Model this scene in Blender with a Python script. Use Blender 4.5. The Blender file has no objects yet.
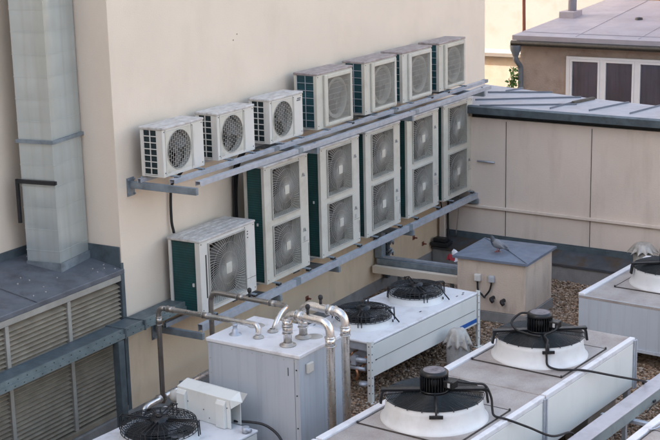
import bpy, math, random
import numpy as np
from mathutils import Vector, Matrix
random.seed(7)
S = bpy.context.scene
COL = S.collection
R = math.radians
V = Vector

# ---------------------------------------------------------------- camera
PITCH, ROLL, YAW = R(13.69), R(-1.32), R(30.59)
cs, sn = math.cos(YAW), math.sin(YAW)
fh, rt, up = V((cs, sn, 0)), V((sn, -cs, 0)), V((0, 0, 1))
fw = fh*math.cos(PITCH) - up*math.sin(PITCH)
u2 = fh*math.sin(PITCH) + up*math.cos(PITCH)
cx = rt*math.cos(ROLL) + u2*math.sin(ROLL)
cy = -(rt*math.sin(ROLL) - u2*math.cos(ROLL))
cz = -fw
cam = bpy.data.cameras.new('camera')
cam.sensor_width = 36
cam.lens = 1400/660*36
cam.clip_end = 400
camo = bpy.data.objects.new('camera', cam)
COL.objects.link(camo)
camo.matrix_world = Matrix(((cx.x, cy.x, cz.x, 0), (cx.y, cy.y, cz.y, -9.0), (cx.z, cy.z, cz.z, 5.62), (0, 0, 0, 1)))
S.camera = camo

# ---------------------------------------------------------------- sky, sun, exposure
SUN_DIR = V((-0.50, 0.68, 0.58)).normalized()      # towards the sun: behind the big building
W = bpy.data.worlds.new('World')
S.world = W
W.use_nodes = True
nt = W.node_tree
bg = nt.nodes['Background']
sky = nt.nodes.new('ShaderNodeTexSky')
sky.sky_type = 'NISHITA'
sky.sun_disc = False
sky.sun_elevation = math.asin(SUN_DIR.z)
sky.sun_rotation = math.atan2(SUN_DIR.x, SUN_DIR.y)
sky.air_density = 1.0
sky.dust_density = 2.5
sky.ozone_density = 0.6
wb = nt.nodes.new('ShaderNodeMix')               # the camera's shade white balance
wb.data_type = 'RGBA'; wb.blend_type = 'MULTIPLY'; wb.inputs['Factor'].default_value = 1.0
cin = [i for i in wb.inputs if i.type == 'RGBA']
nt.links.new(sky.outputs[0], cin[0])
cin[1].default_value = (1.165, 1.0, 0.83, 1)
nt.links.new([o for o in wb.outputs if o.type == 'RGBA'][0], bg.inputs['Color'])
bg.inputs['Strength'].default_value = 0.15
sun = bpy.data.lights.new('sun', 'SUN')
sun.energy = 2.0
sun.angle = R(0.6)
sun.color = (1.0, 0.93, 0.82)
suno = bpy.data.objects.new('sun', sun)
COL.objects.link(suno)
suno.rotation_euler = SUN_DIR.to_track_quat('Z', 'Y').to_euler()
S.view_settings.view_transform = 'Standard'
S.view_settings.look = 'None'
S.view_settings.exposure = 2.45
S.view_settings.gamma = 1.0

# ---------------------------------------------------------------- materials
def mat(name, col, rough=0.6, metal=0.0, var=0.12, scale=4.0, bump=0.0, bscale=60.0,
        dirt=None, damt=0.5, dscale=2.5, dlo=0.5, dhi=0.72, stretch=(1, 1, 1), spec=0.4, fine=0.0, age=None, bands=None, rvar=0.09, ddet=7.0):
    m = bpy.data.materials.new(name)
    m.use_nodes = True
    n, l = m.node_tree.nodes, m.node_tree.links
    b = n['Principled BSDF']
    b.inputs['Roughness'].default_value = rough
    b.inputs['Metallic'].default_value = metal
    b.inputs['Specular IOR Level'].default_value = spec
    geo = n.new('ShaderNodeNewGeometry')
    def noise(sc, det=4.0, st=(1, 1, 1), rg=0.55):
        mp = n.new('ShaderNodeMapping'); mp.inputs['Scale'].default_value = st
        l.new(geo.outputs['Position'], mp.inputs['Vector'])
        t = n.new('ShaderNodeTexNoise'); t.inputs['Scale'].default_value = sc
        t.inputs['Detail'].default_value = det; t.inputs['Roughness'].default_value = rg
        l.new(mp.outputs[0], t.inputs['Vector'])
        return t.outputs['Fac']
    def ramp(src, lo, hi, a=0.0, c=1.0):
        r = n.new('ShaderNodeMapRange'); r.inputs['From Min'].default_value = lo; r.inputs['From Max'].default_value = hi
        r.inputs['To Min'].default_value = a; r.inputs['To Max'].default_value = c
        l.new(src, r.inputs['Value']); return r.outputs[0]
    def mix(fac, a, c):
        x = n.new('ShaderNodeMix'); x.data_type = 'RGBA'
        if hasattr(fac, 'links'): l.new(fac, x.inputs['Factor'])
        else: x.inputs['Factor'].default_value = fac
        for s, k in ((a, 'A'), (c, 'B')):
            i = [q for q in x.inputs if q.name == k and q.type == 'RGBA'][0]
            if hasattr(s, 'links'): l.new(s, i)
            else: i.default_value = (*s, 1)
        return [q for q in x.outputs if q.type == 'RGBA'][0]
    lo = tuple(max(0, c*(1-var)) for c in col); hi = tuple(min(1, c*(1+var*0.7)) for c in col)
    c = mix(ramp(noise(scale), 0.3, 0.7), lo, hi)
    if fine:
        c2 = mix(ramp(noise(90, 3), 0.35, 0.65, 0, fine), c, tuple(q*0.55 for q in col)); c = c2
    if age:                                              # uneven yellowing over metres, so no two casings match
        c = mix(ramp(noise(0.9, 2), 0.42, 0.60, 0, 0.75), c, age)
    if bands:                                            # rows of tubes behind the fins
        sp = n.new('ShaderNodeSeparateXYZ'); l.new(geo.outputs['Position'], sp.inputs[0])
        mm = n.new('ShaderNodeMath'); mm.operation = 'MULTIPLY'; mm.inputs[1].default_value = 6.2832/bands; l.new(sp.outputs['Z'], mm.inputs[0])
        ms = n.new('ShaderNodeMath'); ms.operation = 'SINE'; l.new(mm.outputs[0], ms.inputs[0])
        c = mix(ramp(ms.outputs[0], -0.2, 1.0, 0, 0.7), c, tuple(q*0.35 for q in col))
    if dirt:
        d = ramp(noise(dscale, ddet, stretch, 0.65), dlo, dhi, 0, damt)
        c = mix(d, c, dirt)
    l.new(c, b.inputs['Base Color'])
    l.new(ramp(noise(scale*2.3), 0.3, 0.7, max(0.05, rough-rvar), min(1, rough+rvar)), b.inputs['Roughness'])
    if bump:
        bp = n.new('ShaderNodeBump'); bp.inputs['Strength'].default_value = bump; bp.inputs['Distance'].default_value = 0.02
        l.new(noise(bscale, 5.0), bp.inputs['Height']); l.new(bp.outputs[0], b.inputs['Normal'])
    m['_h'] = 1
    return m

BROWN = (0.16, 0.125, 0.10)
M = {}
M['plaster'] = mat('plaster', (0.715, 0.61, 0.497), 0.9, var=0.05, scale=0.9, bump=0.12, bscale=70, dirt=(0.55, 0.45, 0.35), damt=0.35, dscale=1.3, stretch=(1.2, 1.2, 0.7), dlo=0.48, dhi=0.8, spec=0.15)
M['plaster_tan_bounce'] = mat('tan_bounce_plaster', (0.68, 0.53, 0.375), 0.9, var=0.07, scale=1.2, bump=0.12, bscale=70, dirt=(0.40, 0.31, 0.22), damt=0.5, dscale=2.2, stretch=(1.6, 1.6, 0.5), dlo=0.5, dhi=0.8, spec=0.15)  # warm bounce off the gravel is put into the lower wall's tan colour
M['plaster_grey'] = mat('plaster_grey', (0.65, 0.555, 0.48), 0.9, var=0.06, scale=1.2, bump=0.2, bscale=60, dirt=(0.35, 0.28, 0.23), damt=0.4, dscale=2.0, stretch=(1.5, 1.5, 0.3), dlo=0.52, dhi=0.8, spec=0.15)
M['hut_plaster'] = mat('hut_plaster', (0.60, 0.49, 0.40), 0.9, var=0.07, scale=3, bump=0.3, bscale=60, dirt=(0.26, 0.2, 0.16), damt=0.5, dscale=3.5, stretch=(1.5, 1.5, 0.4), spec=0.15)
M['concrete'] = mat('concrete', (0.27, 0.26, 0.25), 0.92, var=0.18, scale=3, bump=0.35, bscale=50, dirt=(0.12, 0.11, 0.10), damt=0.6, dscale=3, stretch=(1, 1, 0.5), spec=0.15)
M['white'] = mat('painted_white', (0.62, 0.60, 0.56), 0.5, var=0.04, scale=3, age=(0.59, 0.565, 0.50), dirt=(0.33, 0.29, 0.24), damt=0.5, dscale=4.5, stretch=(1.6, 1.6, 0.5), dlo=0.55, dhi=0.8)
M['white_top'] = mat('weathered_top', (0.56, 0.54, 0.515), 0.55, var=0.08, scale=6, dirt=(0.20, 0.16, 0.14), damt=0.65, dscale=9, dlo=0.42, dhi=0.72, stretch=(1, 2.0, 1))
M['beige'] = mat('aged_white_plastic', (0.54, 0.52, 0.46), 0.55, var=0.05, scale=4, age=(0.53, 0.50, 0.42), dirt=(0.33, 0.28, 0.22), damt=0.5, dscale=5, dlo=0.48, dhi=0.75)
M['guard'] = mat('guard_wire', (0.40, 0.38, 0.335), 0.55, var=0.1, scale=6, dirt=(0.25, 0.22, 0.18), damt=0.5, dscale=7)
M['guard_grey'] = mat('guard_wire_grey', (0.36, 0.355, 0.34), 0.5, var=0.1, scale=6)
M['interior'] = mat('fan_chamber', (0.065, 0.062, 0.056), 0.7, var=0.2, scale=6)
M['interior_light'] = mat('fan_chamber_light', (0.30, 0.29, 0.27), 0.7, var=0.2, scale=6)
M['blade'] = mat('fan_blade', (0.12, 0.115, 0.108), 0.5, var=0.1, scale=6)
M['blade_light'] = mat('fan_blade_light', (0.15, 0.145, 0.135), 0.5, var=0.1, scale=6)
M['coil'] = mat('teal_coil', (0.007, 0.062, 0.062), 0.45, bands=0.028, var=0.35, scale=5, bump=0.3, bscale=150, dirt=(0.03, 0.05, 0.05), damt=0.6, dscale=6)
M['coil_dark'] = mat('dark_coil', (0.008, 0.024, 0.03), 0.45, bands=0.028, var=0.35, scale=5)
M['coil_blue'] = mat('blue_teal_coil', (0.009, 0.07, 0.088), 0.4, bands=0.028, var=0.35, scale=5, bump=0.3, bscale=150, dirt=(0.02, 0.06, 0.07), damt=0.6, dscale=6)
M['dark'] = mat('dark_plastic', (0.018, 0.019, 0.021), 0.45, var=0.25, scale=10)
M['black_paint'] = mat('black_paint', (0.007, 0.008, 0.010), 0.38, var=0.2, scale=10, dirt=(0.04, 0.036, 0.032), damt=0.25, dscale=12)
M['rubber'] = mat('black_rubber', (0.015, 0.015, 0.016), 0.6, var=0.2, scale=10)
M['galv'] = mat('galvanised_steel', (0.42, 0.45, 0.50), 0.42, 0.35, var=0.14, scale=14, dirt=(0.30, 0.32, 0.34), damt=0.5, dscale=6, bump=0.05, bscale=30)
M['galv_old'] = mat('weathered_galvanised_steel', (0.25, 0.29, 0.32), 0.55, 0.45, var=0.2, scale=10, dirt=(0.10, 0.11, 0.12), damt=0.6, dscale=6)
M['duct'] = mat('duct_sheet', (0.53, 0.58, 0.575), 0.34, 0.55, var=0.07, scale=3, dirt=(0.42, 0.44, 0.40), damt=0.6, dscale=1.6, stretch=(5, 5, 0.2), dlo=0.42, dhi=0.7, rvar=0.05, ddet=2)
M['green_steel'] = mat('grey_green_steel', (0.105, 0.13, 0.14), 0.5, 0.2, var=0.2, scale=7, dirt=(0.06, 0.075, 0.08), damt=0.6, dscale=9)
M['flashing'] = mat('blue_grey_flashing', (0.095, 0.12, 0.135), 0.55, 0.2, var=0.25, scale=5, dirt=(0.045, 0.045, 0.045), damt=0.6, dscale=6)
M['capping'] = mat('silted_capping', (0.075, 0.085, 0.10), 0.5, 0.2, var=0.25, scale=5, dirt=(0.085, 0.06, 0.042), damt=0.9, dscale=2.2, dlo=0.45, dhi=0.58)
M['sheet_roof'] = mat('dirty_sheet_metal', (0.125, 0.135, 0.155), 0.5, 0.25, var=0.25, scale=3.5, dirt=(0.055, 0.055, 0.06), damt=0.7, dscale=4.5, bump=0.1, bscale=8)
M['hut_roof'] = mat('blue_sheet_metal', (0.20, 0.235, 0.30), 0.45, 0.3, var=0.15, scale=4, dirt=(0.11, 0.125, 0.15), damt=0.5, dscale=5)
M['slat'] = mat('louver_slat', (0.29, 0.25, 0.19), 0.65, 0.1, var=0.2, scale=5, dirt=(0.16, 0.125, 0.09), damt=0.7, dscale=3, stretch=(1, 1, 1.4), dlo=0.42, dhi=0.7)
M['louver_frame'] = mat('louver_frame', (0.32, 0.305, 0.27), 0.6, 0.1, var=0.12, scale=5, dirt=(0.22, 0.2, 0.17), damt=0.5, dscale=4)
M['tray_lip'] = mat('tray_lip', (0.17, 0.205, 0.205), 0.5, 0.2, var=0.2, scale=7, dirt=(0.09, 0.11, 0.115), damt=0.5, dscale=9)
M['steel'] = mat('stainless_pipe', (0.70, 0.68, 0.66), 0.3, 0.85, var=0.12, scale=8, dirt=(0.28, 0.24, 0.19), damt=0.55, dscale=6)
M['dull_pipe'] = mat('dull_pipe', (0.42, 0.395, 0.37), 0.34, 0.85, var=0.2, scale=8, dirt=(0.16, 0.135, 0.11), damt=0.5, dscale=8)
M['cabinet_side'] = mat('pale_grey_paint', (0.45, 0.485, 0.53), 0.45, var=0.05, scale=2, dirt=(0.24, 0.25, 0.265), damt=0.5, dscale=3.0, stretch=(5, 5, 0.15), dlo=0.5, dhi=0.75, bump=0.15, bscale=2.5)
M['unit_white'] = mat('condenser_paint', (0.70, 0.705, 0.67), 0.42, var=0.04, scale=2, dirt=(0.42, 0.42, 0.39), damt=0.35, dscale=3.0, stretch=(1.5, 1.5, 0.4), dlo=0.55, dhi=0.8)
M['unit_top'] = mat('condenser_top', (0.68, 0.68, 0.70), 0.4, var=0.05, scale=4, dirt=(0.36, 0.33, 0.32), damt=0.5, dscale=6, dlo=0.52, dhi=0.72)
M['grimy_top'] = mat('grimy_panel', (0.44, 0.405, 0.38), 0.55, var=0.14, scale=9, dirt=(0.22, 0.175, 0.155), damt=0.75, dscale=4.5, dlo=0.38, dhi=0.66, fine=0.5)
M['ring'] = mat('fan_ring_paint', (0.66, 0.67, 0.67), 0.38, var=0.03, scale=3, dirt=(0.42, 0.40, 0.37), damt=0.35, dscale=4)
M['seam'] = mat('dirty_seam', (0.06, 0.05, 0.045), 0.9, var=0.3, scale=20)
M['net'] = mat('guard_net', (0.010, 0.014, 0.017), 0.4, var=0.3, scale=14)
M['blue'] = mat('blue_stripe', (0.02, 0.11, 0.38), 0.45, var=0.1, scale=10)
M['tray_side'] = mat('tray_side_paint', (0.26, 0.31, 0.32), 0.5, 0.1, var=0.12, scale=4, dirt=(0.16, 0.18, 0.18), damt=0.5, dscale=5)
M['tray_lid'] = mat('tray_lid_paint', (0.46, 0.44, 0.46), 0.5, 0.1, var=0.1, scale=4, dirt=(0.3, 0.27, 0.26), damt=0.5, dscale=5)
M['grey_plastic'] = mat('grey_plastic', (0.42, 0.44, 0.46), 0.5, var=0.08, scale=10)
M['vent'] = mat('vent_metal', (0.42, 0.40, 0.37), 0.5, 0.3, var=0.15, scale=14, dirt=(0.2, 0.17, 0.14), damt=0.6, dscale=9)
M['copper'] = mat('copper_tube', (0.42, 0.20, 0.11), 0.4, 0.8, var=0.2, scale=20)
M['brass'] = mat('aged_brass', (0.22, 0.17, 0.11), 0.45, 0.7, var=0.3, scale=20)
M['white_top_dirty'] = mat('dusty_top', (0.38, 0.335, 0.325), 0.6, var=0.12, scale=6, dirt=(0.18, 0.135, 0.125), damt=0.65, dscale=8, dlo=0.38, dhi=0.62, stretch=(1, 2.0, 1))
M['lilac_roof'] = mat('lilac_sheet', (0.315, 0.305, 0.345), 0.5, 0.15, var=0.12, scale=1.6, dirt=(0.25, 0.22, 0.26), damt=0.5, dscale=2.4)
M['pale_roof'] = mat('pale_sheet', (0.40, 0.395, 0.42), 0.5, 0.15, var=0.1, scale=3, dirt=(0.32, 0.27, 0.26), damt=0.5, dscale=4)
M['roof_seam'] = mat('roof_seam', (0.17, 0.19, 0.22), 0.5, 0.3, var=0.1, scale=5)
M['brown_render'] = mat('brown_render', (0.37, 0.305, 0.265), 0.95, var=0.12, scale=3, bump=0.6, bscale=35, dirt=(0.20, 0.145, 0.115), damt=0.5, dscale=3.5, spec=0.1)
M['cream'] = mat('cream_render', (0.275, 0.262, 0.258), 0.9, var=0.06, scale=1.2, dirt=(0.235, 0.215, 0.20), damt=0.7, dscale=2.4, spec=0.1)
M['cream_old'] = mat('old_cream_render', (0.31, 0.275, 0.24), 0.9, var=0.12, scale=3, dirt=(0.30, 0.22, 0.16), damt=0.6, dscale=3.6, bump=0.3, bscale=14, spec=0.1)
M['orange'] = mat('orange_render', (0.62, 0.33, 0.09), 0.9, var=0.06, scale=2)
M['frame_white'] = mat('window_frame_white', (0.70, 0.70, 0.72), 0.4, var=0.04, scale=6)
M['blind'] = mat('window_blind', (0.36, 0.34, 0.41), 0.7, var=0.25, scale=1.5, stretch=(6, 6, 0.3), dirt=(0.22, 0.205, 0.255), damt=0.6, dscale=2)
M['street'] = mat('street_asphalt', (0.06, 0.06, 0.06), 0.9, var=0.2, scale=2)
M['red'] = mat('red_paper', (0.30, 0.02, 0.03), 0.6)
M['rust'] = mat('red_rod', (0.22, 0.075, 0.05), 0.7)
M['leaf'] = mat('leaf_green', (0.06, 0.13, 0.02), 0.6)
M['trash_white'] = mat('crumpled_white', (0.7, 0.7, 0.72), 0.5)
M['motor_dust'] = mat('motor_dust', (0.20, 0.18, 0.19), 0.8, var=0.2, scale=20, dirt=(0.03, 0.03, 0.03), damt=0.8, dscale=14)
M['dust'] = mat('silt', (0.11, 0.095, 0.08), 0.95, var=0.3, scale=6)
M['logo'] = mat('logo_ink', (0.10, 0.11, 0.13), 0.5)

def glass():
    m = bpy.data.materials.new('dark_glass'); m.use_nodes = True
    n, l = m.node_tree.nodes, m.node_tree.links
    b = n['Principled BSDF']
    b.inputs['Roughness'].default_value = 0.04
    t = n.new('ShaderNodeBsdfTransparent'); t.inputs[0].default_value = (0.8, 0.8, 0.82, 1)
    g = n.new('ShaderNodeBsdfGlossy'); g.inputs['Roughness'].default_value = 0.03
    f = n.new('ShaderNodeFresnel'); f.inputs[0].default_value = 1.45
    x = n.new('ShaderNodeMixShader')
    l.new(f.outputs[0], x.inputs[0]); l.new(t.outputs[0], x.inputs[1]); l.new(g.outputs[0], x.inputs[2])
    l.new(x.outputs[0], n['Material Output'].inputs['Surface'])
    return m
M['glass'] = glass()

def gravel_mat(island):
    m = bpy.data.materials.new('gravel_pebbles' if island else 'gravel_bed'); m.use_nodes = True
    n, l = m.node_tree.nodes, m.node_tree.links
    b = n['Principled BSDF']; b.inputs['Roughness'].default_value = 0.9; b.inputs['Specular IOR Level'].default_value = 0.2
    r = n.new('ShaderNodeValToRGB')
    e = r.color_ramp.elements
    e[0].position = 0; e[0].color = (0.07, 0.05, 0.038, 1)
    e[1].position = 1; e[1].color = (0.46, 0.38, 0.31, 1)
    for p, c in ((0.3, (0.21, 0.14, 0.09, 1)), (0.55, (0.30, 0.20, 0.135, 1)), (0.72, (0.34, 0.295, 0.25, 1)), (0.88, (0.40, 0.255, 0.16, 1))):
        q = e.new(p); q.color = c
    geo = n.new('ShaderNodeNewGeometry')
    if island:
        l.new(geo.outputs['Random Per Island'], r.inputs[0])
    else:
        v = n.new('ShaderNodeTexVoronoi'); v.inputs['Scale'].default_value = 38
        l.new(geo.outputs['Position'], v.inputs['Vector'])
        s = n.new('ShaderNodeSeparateColor'); l.new(v.outputs['Color'], s.inputs[0]); l.new(s.outputs[0], r.inputs[0])
        bp = n.new('ShaderNodeBump'); bp.inputs['Strength'].default_value = 1.0; bp.inputs['Distance'].default_value = 0.012; bp.invert = True
        l.new(v.outputs['Distance'], bp.inputs['Height']); l.new(bp.outputs[0], b.inputs['Normal'])
    l.new(r.outputs[0], b.inputs['Base Color'])
    return m
M['gravel'] = gravel_mat(False)
M['pebble'] = gravel_mat(True)

# ---------------------------------------------------------------- mesh helpers
class MB:
    def __init__(s): s.v = []; s.f = []; s.mi = []; s.sm = []; s.cur = 0
    def add(s, vs, fs, smooth=False):
        o = len(s.v); s.v += [tuple(p) for p in vs]
        for f in fs:
            s.f.append(tuple(i+o for i in f)); s.mi.append(s.cur); s.sm.append(smooth)
        return s
    def box(s, x0, x1, y0, y1, z0, z1):
        if x0 > x1: x0, x1 = x1, x0
        if y0 > y1: y0, y1 = y1, y0
        if z0 > z1: z0, z1 = z1, z0
        return s.add([(x0, y0, z0), (x1, y0, z0), (x1, y1, z0), (x0, y1, z0), (x0, y0, z1), (x1, y0, z1), (x1, y1, z1), (x0, y1, z1)],
                     [(0, 3, 2, 1), (4, 5, 6, 7), (0, 1, 5, 4), (1, 2, 6, 5), (2, 3, 7, 6), (3, 0, 4, 7)])
    def prism(s, poly, axis, a, b):           # polygon in the other two axes, extruded along axis
        def P(p, t): 
            return {'x': (t, p[0], p[1]), 'y': (p[0], t, p[1]), 'z': (p[0], p[1], t)}[axis]
        n = len(poly)
        return s.add([P(p, a) for p in poly]+[P(p, b) for p in poly],
                     [tuple(range(n))[::-1], tuple(range(n, 2*n))]+[(i, (i+1) % n, n+(i+1) % n, n+i) for i in range(n)])
    def beam(s, p0, p1, w, h, upv=(0, 0, 1)): # rectangular bar between two points
        p0, p1 = V(p0), V(p1); d = (p1-p0).normalized(); u = V(upv)
        a = d.cross(u)
        if a.length < 1e-4: a = d.cross(V((1, 0, 0)))
        a.normalize(); c = a.cross(d).normalized(); a *= w/2; c *= h/2
        vs = [p+q for p in (p0, p1) for q in (-a-c, a-c, a+c, -a+c)]
        return s.add(vs, [(0, 3, 2, 1), (4, 5, 6, 7), (0, 1, 5, 4), (1, 2, 6, 5), (2, 3, 7, 6), (3, 0, 4, 7)])
    def tube(s, pts, r, n=8, cap=True, closed=False, smooth=True):
        pts = [V(p) for p in pts]; m = len(pts); rs = r if isinstance(r, (list, tuple)) else [r]*m
        t0 = (pts[1]-pts[0]).normalized(); a = t0.orthogonal().normalized()
        vs = []
        for i, p in enumerate(pts):
            if closed: t = pts[(i+1) % m]-pts[i-1]
            else: t = pts[min(i+1, m-1)]-pts[max(i-1, 0)]
            t.normalize(); a = (a-t*a.dot(t))
            a = a.normalized() if a.length > 1e-6 else t.orthogonal().normalized()
            b = t.cross(a)
            for k in range(n):
                q = 2*math.pi*k/n; vs.append(p+(a*math.cos(q)+b*math.sin(q))*rs[i])
        fs = []
        for i in range(m if closed else m-1):
            j = (i+1) % m
            for k in range(n):
                fs.append((i*n+k, i*n+(k+1) % n, j*n+(k+1) % n, j*n+k))
        s.add(vs, fs, smooth)
        if cap and not closed:
            o = len(s.v)-m*n
            s.f += [tuple(o+k for k in range(n))[::-1], tuple(o+(m-1)*n+k for k in range(n))]; s.mi += [s.cur]*2; s.sm += [False]*2
        return s
    def cyl(s, p0, p1, r, n=20, smooth=True): return s.tube([p0, p1], r, n, True, False, smooth)
    def lathe(s, prof, c=(0, 0, 0), n=48, wave=None, smooth=True, closed=False): # prof: (r,z)
        vs = []
        for i, (r, z) in enumerate(prof):
            for k in range(n):
                q = 2*math.pi*k/n; rr, zz = r, z
                if wave: rr, zz = wave(i, q, r, z)
                vs.append((c[0]+rr*math.cos(q), c[1]+rr*math.sin(q), c[2]+zz))
        m = len(prof)
        fs = [(i*n+k, i*n+(k+1) % n, (i+1)*n+(k+1) % n, (i+1)*n+k) for i in range(m-1) for k in range(n)]
        s.add(vs, fs, smooth)
        return s
    def build(s, name, mats, parent=None, bevel=0.0, seg=2):
        me = bpy.data.meshes.new(name)
        me.from_pydata(s.v, [], s.f)
        me.polygons.foreach_set('material_index', s.mi)
        me.polygons.foreach_set('use_smooth', s.sm)
        for m in (mats if isinstance(mats, (list, tuple)) else [mats]): me.materials.append(M[m])
        me.update()
        o = bpy.data.objects.new(name, me); COL.objects.link(o)
        if parent: o.parent = parent
        if bevel:
            b = o.modifiers.new('bevel', 'BEVEL'); b.width = bevel; b.segments = seg; b.limit_method = 'ANGLE'; b.angle_limit = R(40)
        return o

def tag(o, label=None, cat=None, group=None, kind=None):
    for k, v in (('label', label), ('category', cat), ('group', group), ('kind', kind)):
        if v: o[k] = v
    return o
def thing(name, loc, label, cat, group=None, rz=0.0):
    o = bpy.data.objects.new(name, None); COL.objects.link(o)
    o.empty_display_size = 0.1
    o.location = loc; o.rotation_euler = (0, 0, rz)
    return tag(o, label, cat, group)
def copy_tree(o, parent=None):
    c = o.copy(); COL.objects.link(c)
    if parent: c.parent = parent
    for ch in list(o.children): copy_tree(ch, c)
    return c
def fillet(pts, r, n=6):
    pts = [V(p) for p in pts]; out = [pts[0]]
    for i in range(1, len(pts)-1):
        a, b, c = pts[i-1], pts[i], pts[i+1]
        d1, d2 = (a-b), (c-b); rr = min(r, d1.length*0.49, d2.length*0.49)
        d1.normalize(); d2.normalize(); p, q = b+d1*rr, b+d2*rr
        for k in range(n+1):
            t = k/n; out.append(p*(1-t)**2+b*2*t*(1-t)+q*t*t)
    return out+[pts[-1]]
def spline(pts, n=10):
    pts = [V(p) for p in pts]; P = [pts[0]*2-pts[1]]+pts+[pts[-1]*2-pts[-2]]; out = []
    for i in range(1, len(P)-2):
        a, b, c, d = P[i-1:i+3]
        for k in range(n):
            t = k/n
            out.append(0.5*((2*b)+(c-a)*t+(2*a-5*b+4*c-d)*t*t+(3*b-a-3*c+d)*t**3))
    return out+[pts[-1]]

# ================================================================ SETTING
YB = R(2.82)                                   # the low back wall is turned a little
def rotbox(mb, org, ang, x0, x1, y0, y1, z0, z1):
    o = len(mb.v); mb.box(x0, x1, y0, y1, z0, z1)
    c, s = math.cos(ang), math.sin(ang)
    for i in range(o, len(mb.v)):
        x, y, z = mb.v[i]; mb.v[i] = (org[0]+x*c-y*s, org[1]+x*s+y*c, z+org[2])

g = MB().box(-60, 120, -90, 90, -7.0, -6.5).build('ground', 'street'); tag(g, 'dark street level far below the roofs', 'ground', kind='structure')
g = MB().box(-4, 18.62, -16, 0.0, -0.6, 0.0).build('gravel_roof', 'gravel'); tag(g, 'flat roof under brown gravel between the machines', 'roof', kind='structure')

def pebbles():
    rng = np.random.default_rng(3)
    t = (1+5**.5)/2
    iv = np.array([(-1, t, 0), (1, t, 0), (-1, -t, 0), (1, -t, 0), (0, -1, t), (0, 1, t), (0, -1, -t), (0, 1, -t), (t, 0, -1), (t, 0, 1), (-t, 0, -1), (-t, 0, 1)])/np.sqrt(1+t*t)
    fc = np.array([(0, 11, 5), (0, 5, 1), (0, 1, 7), (0, 7, 10), (0, 10, 11), (1, 5, 9), (5, 11, 4), (11, 10, 2), (10, 7, 6), (7, 1, 8), (3, 9, 4), (3, 4, 2), (3, 2, 6), (3, 6, 8), (3, 8, 9), (4, 9, 5), (2, 4, 11), (6, 2, 10), (8, 6, 7), (9, 8, 1)])
    rects = [(12.3, 15.9, -4.0, -0.6, 13500), (15.7, 18.2, -5.2, -0.9, 9000), (10.8, 15.2, -5.6, -3.9, 8500)]
    ps = np.vstack([np.c_[rng.uniform(a, b, n), rng.uniform(c, d, n)] for a, b, c, d, n in rects])
    n = len(ps)
    sz = rng.lognormal(math.log(0.0135), 0.32, (n, 1, 1)).clip(0.006, 0.032)
    st = rng.uniform(0.65, 1.25, (n, 1, 3)); st[:, :, 2] *= 0.75
    an = rng.uniform(0, 6.28, n); ca, sa = np.cos(an), np.sin(an)
    p = iv[None]*st*sz
    x = p[:, :, 0]*ca[:, None]-p[:, :, 1]*sa[:, None]; y = p[:, :, 0]*sa[:, None]+p[:, :, 1]*ca[:, None]
    p = np.stack([x+ps[:, 0:1], y+ps[:, 1:2], p[:, :, 2]+rng.uniform(0.002, 0.014, (n, 1))], -1).reshape(-1, 3)
    f = (fc[None]+(np.arange(n)*12)[:, None, None]).reshape(-1)
    me = bpy.data.meshes.new('gravel')
    me.vertices.add(len(p)); me.vertices.foreach_set('co', p.ravel())
    me.loops.add(len(f)); me.loops.foreach_set('vertex_index', f)
    k = len(f)//3
    me.polygons.add(k); me.polygons.foreach_set('loop_start', np.arange(k)*3); me.polygons.foreach_set('loop_total', np.full(k, 3))
    me.polygons.foreach_set('use_smooth', np.ones(k, bool))
    me.update(); me.validate(); me.materials.append(M['pebble'])
    o = bpy.data.objects.new('gravel', me); COL.objects.link(o)
    tag(o, 'loose brown and grey gravel covering the flat roof', 'gravel', kind='stuff')
pebbles()

# ---- the main building (beige plaster): wall with the outdoor units, recess at its left
XL, XR, YREC = 10.96, 20.1, 0.93
mbld = thing('main_building', (XL, 0, 0), 'tall beige plastered building carrying the rows of outdoor units', 'building')
def kid(mb, name, m, parent, bevel=0.0):      # meshes given in world coordinates under an Empty
    o = mb.build(name, m, parent, bevel)
    o.matrix_parent_inverse = (Matrix.Translation(parent.location) @ Matrix.Rotation(parent.rotation_euler.z, 4, 'Z')).inverted()
    return o
kid(MB().box(XL, XR, 0, 14, 1.14, 16), 'wall', 'plaster', mbld)
kid(MB().box(XL, XR-0.002, 0.002, 13.9, 0.17, 1.138), 'lower_wall', 'plaster_tan_bounce', mbld)
kid(MB().box(9.93, XL-0.003, YREC, 9.8, -0.5, 15), 'recessed_wall', 'plaster', mbld)
kid(MB().box(-2, 9.927, YREC+0.9, 9.6, -0.5, 15), 'recessed_wall', 'plaster', mbld)
kid(MB().box(XL+0.002, 18.6, 0.004, 0.5, -0.3, 0.168), 'concrete_base', 'concrete', mbld)
b = MB().box(XL-0.018, XL-0.003, 0.012, YREC-0.02, 1.70, 1.968)          # flashing upstands in the recess
b.box(9.93, XL-0.02, YREC-0.018, YREC-0.003, 1.70, 1.985)
b.box(XL-0.03, XL+0.012, -0.012, 0.010, 1.70, 1.80)
kid(b, 'flashing', 'flashing', mbld)
b = MB()
for x, z in ((13.16, 3.87), (13.24, 3.93)): b.cyl((x, -0.002, z), (x, 0.01, z), 0.008, 8)
kid(b, 'anchor_hole', 'seam', mbld)
b = MB()
for x, z in ((14.6, 0.42), (17.6, 0.52), (17.9, 0.36), (16.7, 0.2)): b.cyl((x, 0, z), (x, -0.06, z), 0.012, 8); b.box(x-0.03, x+0.03, -0.008, 0, z-0.03, z+0.03)
kid(b, 'anchor_bolt', 'rust', mbld)

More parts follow.
